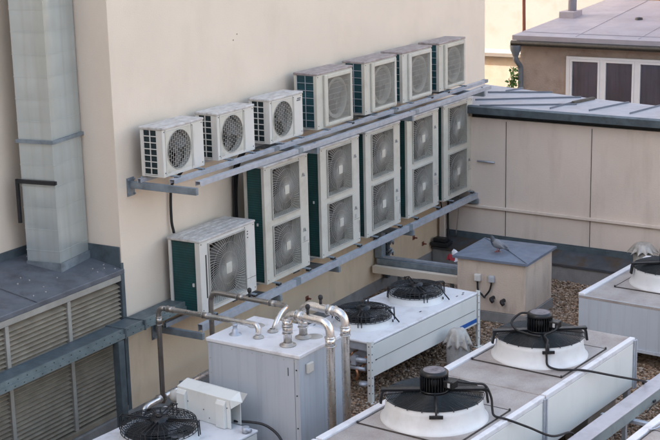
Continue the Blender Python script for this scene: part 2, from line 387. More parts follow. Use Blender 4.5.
# ---- low building closing the roof at the back: panel wall, kerb, pipe, sheet roof
ORG = (18.53, 0.0, 0.0)
low = thing('low_building', ORG, 'low pinkish panelled building with sheet metal roof closing the gravel roof', 'building', rz=-YB)
MB().box(0, 0.25, -8, -0.002, 0.44, 2.19).build('wall', 'plaster_grey', low)
b = MB()
for y in (-1.07, -2.39, -3.75): b.box(-0.006, 0.0, y-0.004, y+0.004, 0.44, 2.16)
b.build('panel_joint', 'seam', low)
b = MB().box(-0.012, 0.0, -8, -0.02, 0.43, 0.455); b.box(-0.02, 0, -8, -0.02, 0.30, 0.43)
b.build('flashing', 'flashing', low)
b = MB().prism([(-0.34, -0.2), (-0.34, 0.245), (-0.02, 0.345), (0.2, 0.345), (0.2, -0.2)], 'y', -8, -0.02)
b.build('concrete_kerb', 'concrete', low, 0.01)
b = MB().prism([(-0.365, 0.225), (-0.365, 0.256), (-0.022, 0.362), (-0.022, 0.347), (-0.341, 0.249), (-0.341, 0.225)], 'y', -8, -0.02)
b.build('kerb_capping', 'capping', low)
b = MB().box(-0.045, 0.0, -8, -0.3, 0.845, 0.89); b.build('wall_pipe', 'plaster_grey', low, 0.008)
b = MB().tube([(-0.03, -0.62, 1.55), (-0.03, -0.9, 1.55)], 0.014, 8); b.build('conduit', 'galv', low)
b = MB().box(0.03, 0.3, -8, -0.002, 2.192, 2.26); b.box(-0.12, 0.3, -8, 0.0, 2.262, 2.31); b.build('soffit', 'black_paint', low)
b = MB().prism([(-0.16, 2.27), (-0.17, 2.37), (-0.10, 2.385), (0.0, 2.37), (0.0, 2.312), (-0.12, 2.305), (-0.13, 2.27)], 'y', -8, 0.6)
b.build('gutter', 'flashing', low)
# sheet roof: front slope with seams running back, turning to seams along the eave on the left
rp = MB()
def roofz(x): return 2.375+0.035*x
far = lambda y: 1.06+0.27*(y+1.83) if y > -1.83 else 1.06+0.19*(y+1.83)
pts = [(-0.10, -6), (-0.10, 0.6), (far(0.6), 0.6), (far(-1.83), -1.83), (far(-6), -6)]
rp.add([(x, y, roofz(x)) for x, y in pts]+[(x, y, roofz(x)-0.06) for x, y in pts]+[(far(0.6)+1.2, 0.6, 1.6), (far(-1.83)+1.2, -1.83, 1.6), (far(-6)+1.2, -6, 1.6)],
       [(0, 4, 3, 2, 1), (0, 1, 6, 5), (2, 3, 11, 10), (3, 4, 12, 11), (5, 6, 7, 8, 9)])
rp.build('sheet_roof', 'pale_roof', low)
for (a, c2) in (((0.30, -0.41), (1.03, -1.78)), ((0.91, -0.31), (1.25, -1.22)), ((-0.09, -0.68), (0.5, -1.94)), ((1.1, -0.52), (1.42, -0.66)), ((0.09, -1.71), (0.80, -1.88)),
               ((0.14, -2.28), (0.90, -2.57)), ((0.14, -2.88), (0.82, -3.06)), ((0.14, -3.5), (0.70, -3.68)), ((0.14, -4.1), (0.6, -4.25))):
    MB().beam((a[0], a[1], roofz(a[0])+0.012), (c2[0], c2[1], roofz(c2[0])+0.012), 0.012, 0.024).build('standing_seam', 'roof_seam', low)
MB().beam((0.55, -1.86, roofz(0.55)+0.02), (0.98, -2.0, roofz(0.98)+0.02), 0.05, 0.035).build('valley_cap', 'dust', low)

# ---- building with the window, further back
HB = thing('window_building', (25, 1.45, -6.5), 'brown rendered building with white framed window and lilac metal roof', 'building', rz=-R(1.5))
kid(MB().box(25, 30, -12, 1.45, -6.5, 2.47), 'wall', 'brown_render', HB)
rf = MB(); 
q = [(24.78, 1.53, 2.655), (24.78, -12, 2.60), (29.2, -12, 2.96), (29.2, 1.22, 2.975)]
rf.add(q+[(x, y, z-0.09) for x, y, z in q], [(0, 1, 2, 3)[::-1], (4, 5, 6, 7), (0, 4, 5, 1)[::-1], (1, 5, 6, 2)[::-1], (2, 6, 7, 3)[::-1], (3, 7, 4, 0)[::-1]])
roof2 = kid(rf, 'roof', 'lilac_roof', HB)
b = MB()
for y in (0.3, -0.9): b.beam((24.9, y, 2.665-(0.055*(1.53-y)/13.5)), (29.1, y, 2.97), 0.008, 0.012)
b.beam((25.15, 1.48, 2.685), (25.15, -12, 2.632), 0.02, 0.015)
kid(b, 'roof_seam', 'lilac_roof', HB)
b = MB().lathe([(0.0, 0.06), (0.07, 0.05), (0.08, 0.0)], (26.9, -0.25, 2.79), 14); kid(b, 'roof_cowl', 'dark', HB)
ch = kid(MB().box(26.75, 27.25, 1.05, 1.36, 2.6, 2.93), 'chimney', 'lilac_roof', HB, 0.01)
kid(MB().cyl((27.0, 1.17, 2.86), (27.0, 1.17, 4.2), 0.085, 16), 'flue', 'lilac_roof', HB)
b = MB().tube([(24.74, 1.53, 2.515), (24.74, -12, 2.46)], 0.05, 8); b.box(24.80, 24.98, -12, 1.5, 2.455, 2.545)
kid(b, 'gutter', 'rubber', HB)
b = MB().tube(fillet([(24.74, 1.44, 2.46), (24.74, 1.44, 2.2), (24.9, 1.40, 2.05), (24.9, 1.40, -6)], 0.06), 0.05, 10); b.lathe([(0.11, 0.0), (0.10, -0.1), (0.05, -0.22)], (24.74, 1.44, 2.48), 12)
kid(b, 'downpipe', 'roof_seam', HB)
WX = 24.94
win = kid(MB().box(WX-0.02, WX+0.03, -4.2, 0.49, 2.24, 2.285).box(WX-0.02, WX+0.03, -4.2, 0.49, 0.95, 1.0).box(WX-0.02, WX+0.03, 0.42, 0.49, 1.0, 2.24), 'window', 'frame_white', HB)
for i in range(6):
    y1 = 0.41-i*0.66; y0 = y1-0.585
    s = MB().box(WX-0.03, WX+0.03, y0-0.075, y0-0.002, 1.0, 2.24)
    fr = MB()
    fr.box(WX-0.035, WX+0.02, y0, y0+0.04, 1.0, 2.238); fr.box(WX-0.035, WX+0.02, y1-0.04, y1, 1.0, 2.238)
    fr.box(WX-0.035, WX+0.02, y0+0.04, y1-0.04, 2.195, 2.238); fr.box(WX-0.035, WX+0.02, y0+0.04, y1-0.04, 1.0, 1.06)
    f = kid(s, 'mullion', 'frame_white', HB); f = kid(fr, 'sash', 'frame_white', HB)
    kid(MB().box(WX+0.004, WX+0.012, y0+0.04, y1-0.04, 1.06, 2.195), 'pane', 'glass', HB)
bl = MB()
yy = 0.42
while yy > -4.0:
    bl.add([(WX+0.02, yy, 1.0), (WX+0.026, yy-0.05, 1.0), (WX+0.02, yy-0.1, 1.0), (WX+0.02, yy, 2.24), (WX+0.026, yy-0.05, 2.24), (WX+0.02, yy-0.1, 2.24)], [(0, 3, 4, 1), (1, 4, 5, 2)]); yy -= 0.1
kid(bl, 'blind', 'blind', HB)

# ---- sunlit houses behind
far1 = thing('cream_building', (32, 0, -6.5), 'sunlit cream rendered house wall with a pale cornice far behind', 'building')
kid(MB().box(32, 40, 1.9, 30, 1.42, 9), 'upper_wall', 'cream', far1)
kid(MB().box(32.08, 40, 1.9, 30, -6.5, 1.24), 'lower_wall', 'cream_old', far1)
kid(MB().prism([(31.86, 1.27), (31.82, 1.36), (31.95, 1.44), (32.2, 1.418), (32.2, 1.242), (31.95, 1.242)], 'y', 1.9, 30), 'cornice', 'cream', far1)
far2 = thing('orange_building', (36, 0, -6.5), 'orange rendered house just showing above the lilac roof', 'building')
kid(MB().box(34, 42, -20, 1.8, -6.5, 9), 'wall', 'orange', far2)
b = MB()
for y in (0.9, -0.4, -1.7): b.box(33.97, 33.995, y-0.45, y+0.45, 2.9, 4.3)
kid(b, 'window', 'blind', far2)
t = MB().tube([(26.2, 1.95, 7.0), (26.2, 1.9, 4.0), (26.2, 1.86, 1.5), (26.2, 1.86, -6.4)], 0.035, 8).build('lightning_rod', 'rust'); tag(t, 'thin reddish rod rising beside the corner of the lilac roof', 'rod')
opp = thing('bounce_building', (8, -46, -6.5), 'unseen cream building added across the yard to bounce warm sunlight', 'building')  # added out of view to throw warm sunlight back onto the shaded wall
kid(MB().box(-40, 70, -60, -44, -6.5, 11), 'wall', 'cream', opp)
b = MB()
for k in range(7):
    for z in (-3.5, 0.0, 3.5, 7.0): b.box(-38+k*4.1, -36.6+k*4.1, -44.0, -43.99, z, z+1.9)
b = kid(b, 'window', 'blind', opp); b['kind'] = 'stuff'
wing = thing('shade_building', (-17, -16, -6.5), 'unseen grey brown building added left of the yard to shade side faces', 'building')  # added out of view to block skylight from the left-facing sides
kid(MB().box(-26, -13, -34, 3, -6.5, 13), 'wall', 'brown_render', wing)
b = kid(MB().box(-12.999, -12.98, -30, -28.5, 6, 8).box(-12.999, -12.98, -24, -22.5, 6, 8).box(-12.999, -12.98, -18, -16.5, 6, 8).box(-12.999, -12.98, -12, -10.5, 6, 8), 'window', 'blind', wing); b['kind'] = 'stuff'
# a weed at that corner
wd = thing('weed', (24.85, 1.52, 0.62), 'bright green weed growing up beside the downpipe', 'plant')
b = MB(); random.seed(5)
for k in range(260):
    p = V((random.gauss(0, .05), random.gauss(0, .05), 0.3+random.random()*1.1)); d = V((random.uniform(-1, 1), random.uniform(-1, 1), random.uniform(-.2, 1))).normalized()*0.07
    e = d.orthogonal().normalized()*0.03
    b.add([p, p+d*.5+e, p+d, p+d*.5-e], [(0, 1, 2, 3)])
b.build('foliage', 'leaf', wd)
MB().tube([(0, 0, -7.12), (0, 0, -1.0), (0.01, 0.01, 0.7), (0, 0, 1.3)], 0.008, 6).build('stem', 'leaf', wd)


# ================================================================ LOUVRE PLENUM, DUCT, TRAY
pl = thing('louver_plenum', (8.0, 0, 0), 'sheet metal topped louvre box filling the wall recess under the duct', 'louvre box')
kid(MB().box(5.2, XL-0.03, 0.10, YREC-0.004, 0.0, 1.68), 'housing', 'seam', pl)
tp = MB().prism([(-0.035, 1.69), (-0.035, 1.742), (YREC-0.003, 1.898), (YREC-0.003, 1.69)], 'x', 5.2, XL-0.004)
kid(tp, 'top_sheet', 'sheet_roof', pl, 0.006)
b = MB()
for x in (9.62,): b.prism([(-0.037, 1.740), (YREC-0.02, 1.895), (YREC-0.02, 1.907), (-0.037, 1.752)], 'x', x, x+0.012)
kid(b, 'top_seam', 'sheet_roof', pl)
kid(MB().box(5.2, XL-0.062, -0.03, 0.08, 1.625, 1.688), 'head_rail', 'louver_frame', pl, 0.004)
for x in (6.56, 7.44, 8.32, 9.20, 10.08):
    kid(MB().box(x-0.024, x+0.024, -0.028, 0.08, 0.26, 1.623), 'mullion', 'louver_frame', pl, 0.004)
for x in (6.56, 7.44, 8.32, 9.20, 10.08):
    x0, x1 = x+0.026, (x+0.88-0.026 if x < 10 else XL-0.066)
    b = MB(); z = 0.30
    while z < 1.61:
        b.add([(x0, -0.012, z-0.014), (x1, -0.012, z-0.014), (x1, 0.05, z+0.022), (x0, 0.05, z+0.022),
               (x0, -0.012, z-0.020), (x1, -0.012, z-0.020), (x1, 0.05, z+0.016), (x0, 0.05, z+0.016)],
              [(0, 1, 2, 3), (7, 6, 5, 4), (4, 5, 1, 0), (0, 3, 7, 4), (1, 5, 6, 2)])
        z += 0.0455
    kid(b, 'louver_panel', 'slat', pl)
kid(MB().box(XL-0.06, XL-0.004, -0.032, 0.09, 0.17, 1.69), 'corner_post', 'flashing', pl, 0.004)
kid(MB().box(5.2, XL-0.06, -0.03, 0.09, 0.20, 0.258), 'sill', 'slat', pl, 0.004)
kid(MB().box(5.2, XL-0.004, -0.06, 0.095, 0.0, 0.198), 'kerb', 'concrete', pl, 0.008)
b = MB(); random.seed(11)
for k in range(26):
    x, y = random.uniform(9.2, 10.9), random.uniform(0.02, 0.85)
    if random.random() < .6: x = random.uniform(10.3, 10.93)
    b.box(x, x+random.uniform(.006, .018), y, y+random.uniform(.006, .016), 1.745+y*0.165, 1.756+y*0.168)
kid(b, 'debris', 'vent', pl)

DX, DY = 0.272, 0.195
DUX, DUY = 10.648, 0.575
du = thing('air_duct', (DUX, DUY, 1.79), 'tall square galvanised sheet metal duct rising from the louvre box', 'duct', rz=R(8.5))

dz = 0.0; k = 0; rng = random.Random(4)
while dz < 4.3:                               # folded sheet sections, each a little dented
    h = 0.222; b = MB(); z0, z1 = dz, dz+h
    b.add([(DX, -DY, z0), (DX, DY, z0), (DX, DY, z1-0.004), (DX, -DY, z1-0.004), (-DX, DY, z0), (-DX, DY, z1-0.004)], [(0, 1, 2, 3), (1, 4, 5, 2)])
    # pillowed faces on the two sides one sees
    for (ax, s) in (('y', -DY), ('x', -DX)):
        d = rng.uniform(0.001, 0.007); n = 8
        L = DX if ax == 'y' else DY
        vs = []
        for i in range(n+1):
            for j in range(n+1):
                u, w = -L+2*L*i/n, z0+(h-0.004)*j/n
                bul = d*(math.sin(math.pi*i/n)**0.8)*(math.sin(math.pi*j/n)**0.8)
                vs.append((u, s-bul, w) if ax == 'y' else (s-bul, u, w))
        fs = [(i*(n+1)+j, (i+1)*(n+1)+j, (i+1)*(n+1)+j+1, i*(n+1)+j+1) for i in range(n) for j in range(n)]
        if ax == 'x': fs = [f[::-1] for f in fs]
        b.add(vs, fs, True)
    b.box(-DX-0.004, DX+0.004, -DY-0.004, DY+0.004, z1-0.008, z1)
    b.build('duct_section', 'duct', du)
    dz += h; k += 1
MB().box(-DX-0.002, DX+0.002, -DY-0.002, DY+0.002, 4.44, 14).build('duct_section', 'duct', du)
for z in (1.33,):
    b = MB()
    b.box(-DX-0.028, DX+0.028, -DY-0.028, -DY-0.007, z, z+0.035); b.box(-DX-0.028, -DX-0.007, -DY-0.0065, DY+0.02, z, z+0.035)
    b.box(DX+0.007, DX+0.028, -DY-0.0065, DY+0.02, z, z+0.035)
    b.build('flange', 'galv_old', du)
b = MB(); b.box(-DX-0.02, DX+0.02, -DY-0.02, -DY-0.013, -0.02, 0.105); b.box(-DX-0.02, -DX-0.013, -DY-0.0125, DY, -0.02, 0.1045); b.box(DX+0.013, DX+0.02, -DY-0.0125, DY, -0.02, 0.1045)
b.build('collar', 'galv_old', du)
b = MB()
b.box(-DX-0.03, -DX-0.004, -DY-0.03, -DY-0.004, 0.92, 0.955)
b.beam((-DX-0.02, -DY-0.02, 0.935), (-DX-0.02, 0.23, 0.935), 0.03, 0.04); b.beam((-DX-0.02, 0.235, 0.50), (-DX-0.02, 0.235, 0.955), 0.03, 0.03)
b.build('wall_bracket', 'dark', du)

tr = thing('cable_tray', (10.0, -0.16, 1.13), 'grey green steel cable tray running across the louvres on a post', 'cable tray')
b = MB()
b.box(5.2, 11.75, -0.245, -0.036, 1.205, 1.217); b.cur = 2; b.box(5.2, 11.75, -0.268, -0.247, 1.17, 1.222); b.box(5.2, 11.75, -0.285, -0.270, 1.128, 1.175); b.cur = 0
b.box(5.2, 11.75, -0.25, -0.04, 1.125, 1.135)
b.cur = 1; x = 5.6
while x < 11.4:
    b.box(x, x+0.014, -0.2875, -0.2853, 1.146, 1.154); b.box(x+0.06, x+0.074, -0.2705, -0.2683, 1.194, 1.202); x += 0.125
kid(b, 'tray', ('green_steel', 'dark', 'tray_lip'), tr)
for x in (10.60, 10.92): kid(MB().box(x, x+0.02, -0.292, -0.03, 1.12, 1.229), 'joint_plate', 'green_steel', tr)
kid(MB().box(10.47, 10.50, -0.30, -0.22, 0, 1.12).box(10.50, 10.56, -0.30, -0.285, 0, 1.12).box(10.44, 10.58, -0.33, -0.19, 0, 0.012), 'post', 'green_steel', tr)

# ================================================================ RACKS
def rack(name, label, z, xs, arm, rails, x0, xe, mats):
    t = thing(name, (x0, 0, z), label, 'bracket rack', 'bracket racks on the wall')
    for x in xs:
        b = MB()
        b.box(x-0.021, x+0.021, -arm, -0.012, z-0.075, z-0.069); b.box(x-0.021, x+0.021, -arm, -0.012, z-0.008, z-0.002)
        b.box(x-0.021, x-0.015, -arm, -0.012, z-0.0685, z-0.0085); b.box(x-0.020, x+0.020, -arm-0.004, -arm, z-0.074, z-0.003)
        b.box(x-0.06, x+0.06, -0.011, 0, z-0.16, z+0.035)
        for q in (-0.045, 0.045):
            for w in (-0.14, 0.015): b.cyl((x+q, -0.012, z+w), (x+q, -0.03, z+w), 0.011, 6)
        kid(b, 'bracket_arm', mats[1], t, 0.002)
    for (y, h, dz, dx, dx1, hw) in rails:
        b = MB(); x0_, z_ = x0+dx, z+dz; x1 = xe+dx1
        b.box(x0_, x1, y-hw, y+hw, z_+h-0.004, z_+h); b.box(x0_, x1, y-hw, y-hw+0.004, z_, z_+h-0.0045); b.box(x0_, x1, y+hw-0.004, y+hw, z_, z_+h-0.0045)
        kid(b, 'rail', mats[0], t, 0.0015)
        for x in xs:
            if x > x0_: kid(MB().cyl((x, y, z_+h), (x, y, z_+h+0.012), 0.014, 6), 'rail_clamp', mats[1], t)
        xx = x0_+1.9
        while xx < x1: kid(MB().box(xx, xx+0.10, y-hw-0.003, y+hw+0.003, z_+h+0.0005, z_+h+0.0035).box(xx, xx+0.10, y-hw-0.003, y-hw-0.0004, z_+0.004, z_+h), 'splice_plate', mats[1], t); xx += 2.9
    return t
rack('bracket_rack', 'upper galvanised bracket rack carrying the row of seven smaller units', 2.63, (11.17, 13.55, 15.95, 18.2), 0.85, ((-0.16, 0.045, 0, 0, 0, 0.02), (-0.505, 0.046, 0, 0.10, 0.55, 0.032), (-0.812, 0.05, 0, 0.12, 0.0, 0.032)), 11.12, 18.45, ('galv', 'galv_old'))
rack('bracket_rack', 'lower galvanised bracket rack carrying the tall double fan units', 0.985, (11.45, 13.0, 14.35, 16.35, 18.45), 0.64, ((-0.16, 0.05, 0, 0, 0, 0.02), (-0.59, 0.08, 0, 0.05, 0, 0.03)), 11.42, 18.75, ('galv', 'galv_old'))

# ================================================================ OUTDOOR UNITS  (local: x along wall, -y out, z up; origin at base centre on the front plane)
def panel_with_holes(mb, x0, x1, z0, z1, y, holes, depth):
    xs = sorted({x0, x1, *[h[0] for h in holes], *[h[1] for h in holes]}); zs = sorted({z0, z1, *[h[2] for h in holes], *[h[3] for h in holes]})
    for i in range(len(xs)-1):
        for j in range(len(zs)-1):
            cxm, czm = (xs[i]+xs[i+1])/2, (zs[j]+zs[j+1])/2
            if any(h[0] < cxm < h[1] and h[2] < czm < h[3] for h in holes): continue
            mb.add([(xs[i], y, zs[j]), (xs[i+1], y, zs[j]), (xs[i+1], y, zs[j+1]), (xs[i], y, zs[j+1])], [(0, 1, 2, 3)])
    for a, c, d, e in holes:
        mb.add([(a, y, d), (c, y, d), (c, y, e), (a, y, e), (a, y+depth, d), (c, y+depth, d), (c, y+depth, e), (a, y+depth, e)],
               [(0, 4, 5, 1), (1, 5, 6, 2), (2, 6, 7, 3), (3, 7, 4, 0)])
def fan_blades(name, parent, c, r, mats, n=3, twist=0.5):
    b = MB(); b.cyl((c[0], c[1]-0.02, c[2]), (c[0], c[1]+0.03, c[2]), r*0.22, 16)
    for k in range(n):
        a0 = 2*math.pi*k/n+0.4; vs = []
        for i in range(5):
            for j in range(7):
                rr = r*(0.2+0.78*i/4); a = a0+(j/6)*(2*math.pi/n*0.72)+0.25*i/4
                vs.append((c[0]+rr*math.cos(a), c[1]+(j/6-0.5)*0.07*twist*2, c[2]+rr*math.sin(a)))
        b.add(vs, [(i*7+j, i*7+j+1, (i+1)*7+j+1, (i+1)*7+j) for i in range(4) for j in range(6)], True)
    return b.build(name, mats, parent)
def swirl_guard(parent, x0, x1, z0, z1, y, m, nsp=58, wr=0.0026):
    b = MB(); xc, zc = (x0+x1)/2, (z0+z1)/2; hx, hz = (x1-x0)/2, (z1-z0)/2
    for k in range(nsp):
        a0 = 2*math.pi*k/nsp; pts = []
        for i in range(9):
            r = 0.05+i/8*(max(hx, hz)*1.42-0.05); a = a0+0.95*(1-math.exp(-2.2*i/8))
            x, z = r*math.cos(a), r*math.sin(a)
            s = max(abs(x)/hx, abs(z)/hz)
            if s > 0.985:
                x, z = x/s*0.985, z/s*0.985
                pts.append((xc+x, y-0.012+0.012*min(1, i/8), zc+z)); break
            pts.append((xc+x, y-0.012*math.cos(min(1, r/hx)*1.57), zc+z))
        b.tube(pts, wr, 4, False)
    for r in [hx*q for q in (0.22, 0.52, 0.84)]:
        b.tube([(xc+r*math.cos(q), y-0.006, zc+r*math.sin(q)) for q in [2*math.pi*i/40 for i in range(40)]], wr*0.65, 4, False, True)
    g = b.build('fan_guard', m, parent)
    f = MB(); t = 0.016
    f.box(x0-t, x1+t, y-0.012, y+0.004, z0-t, z0); f.box(x0-t, x1+t, y-0.012, y+0.004, z1, z1+t)
    f.box(x0-t, x0, y-0.012, y+0.004, z0, z1); f.box(x1, x1+t, y-0.012, y+0.004, z0, z1)
    f.build('guard_frame', m, g, 0.003)
    s = hx*0.155
    MB().box(xc-s, xc+s, y-0.022, y-0.013, zc-s*1.15, zc+s*1.15).build('hub_plate', 'beige', g, 0.006)
    return g
def logo_mark(parent, x, z, y, s, kind=0):
    b = MB(); w = s*0.16; yy = y-0.0015
    if kind == 0:      # small three-letter like device mark
        b.prism([(x, z), (x+s*.45, z+s), (x+s*.45+w, z+s), (x+w, z)], 'y', yy, y); b.prism([(x+s*.45, z+s), (x+s*.62, z+s), (x+s*.75, z), (x+s*.62, z)], 'y', yy-.0005, y)
        b.box(x+s*.95, x+s*.95+w, yy, y, z, z+s); b.box(x+s*1.25, x+s*1.25+w, yy, y, z, z+s*.7); b.box(x+s*1.25+w, x+s*1.7, yy, y, z, z+w)
    else:
        b.box(x, x+s*2.2, yy, y, z, z+s*.42); b.box(x+s*.3, x+s*2.5, yy, y, z+s*.6, z+s*1.0)
    return b.build('logo', 'logo', parent)
def shell(t, w, h, d, hole_list, coil, front='beige', depth=0.11, strip=0.05, top='white_top'):
    """cabinet with open coil side on the left (local -x)"""
    x0, x1 = -w/2, w/2; z0 = 0.03
    b = MB()
    panel_with_holes(b, x0, x1, z0, h-0.02, 0, hole_list, depth)
    b.box(x0, x0+0.012, 0.001, strip, z0, h-0.02)                       # front panel wraps round the corner
    b.add([(x1, 0, z0), (x1, d, z0), (x1, d, h-0.02), (x1, 0, h-0.02)], [(0, 1, 2, 3)])
    b.add([(x1, d, z0), (x0+0.3, d, z0), (x0+0.3, d, h-0.02), (x1, d, h-0.02)], [(0, 1, 2, 3)])
    b.box(x0, x0+0.03, d-0.035, d, z0, h-0.02)                            # rear corner post
    b.box(x0, x1, 0.0015, d, z0-0.012, z0)                                 # base pan
    b.build('casing', front, t, 0.0)
    c = MB().box(x0+0.014, x0+0.05, strip+0.002, d-0.038, z0+0.012, h-0.03).box(x0+0.052, x1-0.3, d-0.05, d-0.012, z0+0.012, h-0.03)
    co = c.build('coil', coil, t)
    bk = MB()
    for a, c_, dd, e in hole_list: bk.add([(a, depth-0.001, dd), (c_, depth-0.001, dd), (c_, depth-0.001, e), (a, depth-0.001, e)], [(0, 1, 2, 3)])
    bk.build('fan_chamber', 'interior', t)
    tc = MB().box(x0-0.010, x1+0.008, -0.010, d+0.008, h-0.028, h).build('top_cover', top, t, 0.008)
    for x in (x0+0.14, x1-0.14): MB().box(x-0.025, x+0.025, -0.085, d+0.03, 0.008, 0.0175).build('foot_rail', 'galv_old', t)
    for x in (x0+0.14, x1-0.14):
        for y in (-0.065, d+0.0): MB().box(x-0.03, x+0.03, y-0.022, y+0.022, -0.012, 0.0075).build('rubber_foot', 'rubber', t)
    s = MB()
    for (x, z) in ((x0+0.03, h-0.05), (x1-0.03, h-0.05), (x0+0.03, 0.06), (x1-0.03, 0.06), (x1-0.2, h-0.05)): s.cyl((x, -0.001, z), (x, -0.004, z), 0.006, 8)
    s.build('screw', 'dark', t)
    return co
def side_grid(t, w, h, d, strip, nx, nz, m, name='side_grille', th=0.008):
    b = MB(); x0 = -w/2; ya, yb = strip, d-0.036; za, zb = 0.04, h-0.03
    for i in range(nx+1):
        y = ya+(yb-ya)*i/nx; b.box(x0+0.001, x0+0.011, y-th/2, y+th/2, za, zb)
    for j in range(nz+1):
        z = za+(zb-za)*j/nz; b.box(x0+0.002, x0+0.010, ya, yb, z-th/2, z+th/2)
    return b.build(name, m, t)
GT = 'outdoor air conditioning units on the wall racks'
def tall_unit(loc, label):
    t = thing('outdoor_unit', loc, label, 'outdoor unit', 'tall double fan outdoor units')
    w, h, d = 0.955, 1.405, 0.275
    xa, xb = -w/2+0.165, -w/2+0.165+0.575
    hs = [(xa, xb, 0.095, 0.665), (xa, xb, 0.765, 1.335)]
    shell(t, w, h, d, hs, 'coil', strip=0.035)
    for a, c, z0, z1 in hs:
        fan_blades('fan', t, ((a+c)/2, 0.06, (z0+z1)/2), 0.27, 'blade', 3)
        swirl_guard(t, a, c, z0, z1, -0.004, 'guard')
        logo_mark(t, c+0.075, z0+0.36, 0, 0.045)
    MB().box(-w/2-0.002, -w/2+0.012, 0.10, 0.115, 0.70, 0.73).build('sticker', 'white', t)
    MB().box(xb+0.085, xb+0.125, -0.002, 0, 0.345, 0.40).build('sticker', 'guard_grey', t)
    b = MB().tube([(w/2-0.02, -0.0015, 0.14), (w/2-0.02, -0.0015, 0.30)], 0.003, 4).box(w/2-0.15, w/2-0.01, -0.0012, 0, 0.33, 0.333); b.build('service_seam', 'seam', t)
    return t
names_t = ['leftmost tall double fan unit, right beside the big single fan unit',
           'tall double fan unit second from the left on the lower rack',
           'tall double fan unit standing in the middle of the five tall ones',
           'tall double fan unit standing second from the far right end of the lower rack',
           'tall double fan unit at the far end of the lower rack, near the panelled wall']
T0 = None
for i, x in enumerate((13.405, 14.654, 15.775, 16.935, 18.06)):
    if i == 0: T0 = tall_unit((x, -0.5, 1.088), names_t[0])
    else:
        o = copy_tree(T0); o.location = (x, -0.5, 1.088); o['label'] = names_t[i]

# big single fan unit at the left end of the lower rack
t = thing('outdoor_unit', (12.175, -0.5, 1.088), 'big single fan unit with dark teal side at the left end of the lower rack', 'outdoor unit')
w, h, d = 1.06, 0.84, 0.41
hole = (-w/2+0.165, -w/2+0.165+0.68, 0.08, 0.765)
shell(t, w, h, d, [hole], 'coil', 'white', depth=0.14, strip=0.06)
fan_blades('fan', t, ((hole[0]+hole[1])/2, 0.07, (hole[2]+hole[3])/2), 0.32, 'blade', 3)
swirl_guard(t, *hole, -0.004, 'guard', 64, 0.0030)
b = MB()
for z in (0.70, 0.66, 0.73): b.box(hole[1]+0.06, hole[1]+0.08, -0.002, 0, z, z+0.012)
b.box(hole[1]+0.02, w/2, -0.0012, 0, 0.19, 0.194); b.box(-w/2+0.10, -w/2+0.12, -0.003, 0, 0.18, 0.66)
b.build('vent_slot', 'seam', t)
b = MB().box(-w/2-0.001, -w/2+0.014, 0.09, 0.11, 0.32, 0.355); b.build('sticker', 'white', t)
b = MB()
for k in range(4): b.box(-w/2+0.04, w/2-0.12, 0.06+k*0.085, 0.075+k*0.085, h, h+0.006)
b.build('top_rib', 'white_top', t)

def medium_unit(loc, label):
    t = thing('outdoor_unit', loc, label, 'outdoor unit', 'medium outdoor units with teal sides on the upper rack')
    w, h, d = 0.855, 0.70, 0.315
    hole = (-w/2+0.235, -w/2+0.235+0.52, 0.085, 0.605)
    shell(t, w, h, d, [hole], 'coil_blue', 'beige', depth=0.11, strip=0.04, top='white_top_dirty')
    side_grid(t, w, h, d, 0.042, 2, 7, 'grey_plastic', th=0.005)
    a, c, z0, z1 = hole
    f = MB(); q = 0.085                                                   # raised square frame
    f.box(a-q, a-0.012, -0.03, -0.001, z0-0.045, z1+0.055); f.box(c+0.012, c+0.06, -0.03, -0.001, z0-0.045, z1+0.055)
    f.box(a-0.0118, c+0.0118, -0.03, -0.001, z0-0.045, z0-0.008); f.box(a-0.0118, c+0.0118, -0.03, -0.001, z1+0.008, z1+0.055)
    f.build('front_frame', 'beige', t, 0.006)
    xc, zc = (a+c)/2, (z0+z1)/2
    r = MB(); n = 40
    ri, ro = 0.215, 0.255
    for i in range(n):
        q0, q1 = 2*math.pi*i/n, 2*math.pi*(i+1)/n
        P = lambda r_, q_, y_: (xc+r_*math.cos(q_), y_, zc+r_*math.sin(q_))
        r.add([P(ri, q0, 0.015), P(ri, q1, 0.015), P(ro, q1, 0.015), P(ro, q0, 0.015), P(ri, q0, 0.09), P(ri, q1, 0.09)], [(0, 1, 2, 3), (0, 4, 5, 1)], True)
    r.build('fan_ring', 'beige', t)
    fan_blades('fan', t, (xc, 0.06, zc), 0.205, 'blade_light', 3)
    gm = MB()
    k = a+0.008
    while k < c: gm.tube([(k, -0.012, z0), (k, -0.012, z1)], 0.0020, 4, False); k += 0.0122
    for j in range(9):
        z = z0+(z1-z0)*j/8; gm.tube([(a, -0.009, z), (c, -0.009, z)], 0.003, 4, False)
    gm.build('fan_guard', 'guard', t)
    return t
names_m = ['medium unit with raised square front next to the small unit with dark logo',
           'medium unit with raised square front, second from the left of the larger upper units',
           'medium unit with raised square front, second from the far end of the upper rack',
           'medium unit with raised square front at the far end of the upper rack']
M0 = None
for i, x in enumerate((14.65, 15.83, 16.87, 17.97)):
    if i == 0: M0 = medium_unit((x, -0.45, 2.672), names_m[0])
    else:
        o = copy_tree(M0); o.location = (x, -0.45, 2.672); o['label'] = names_m[i]

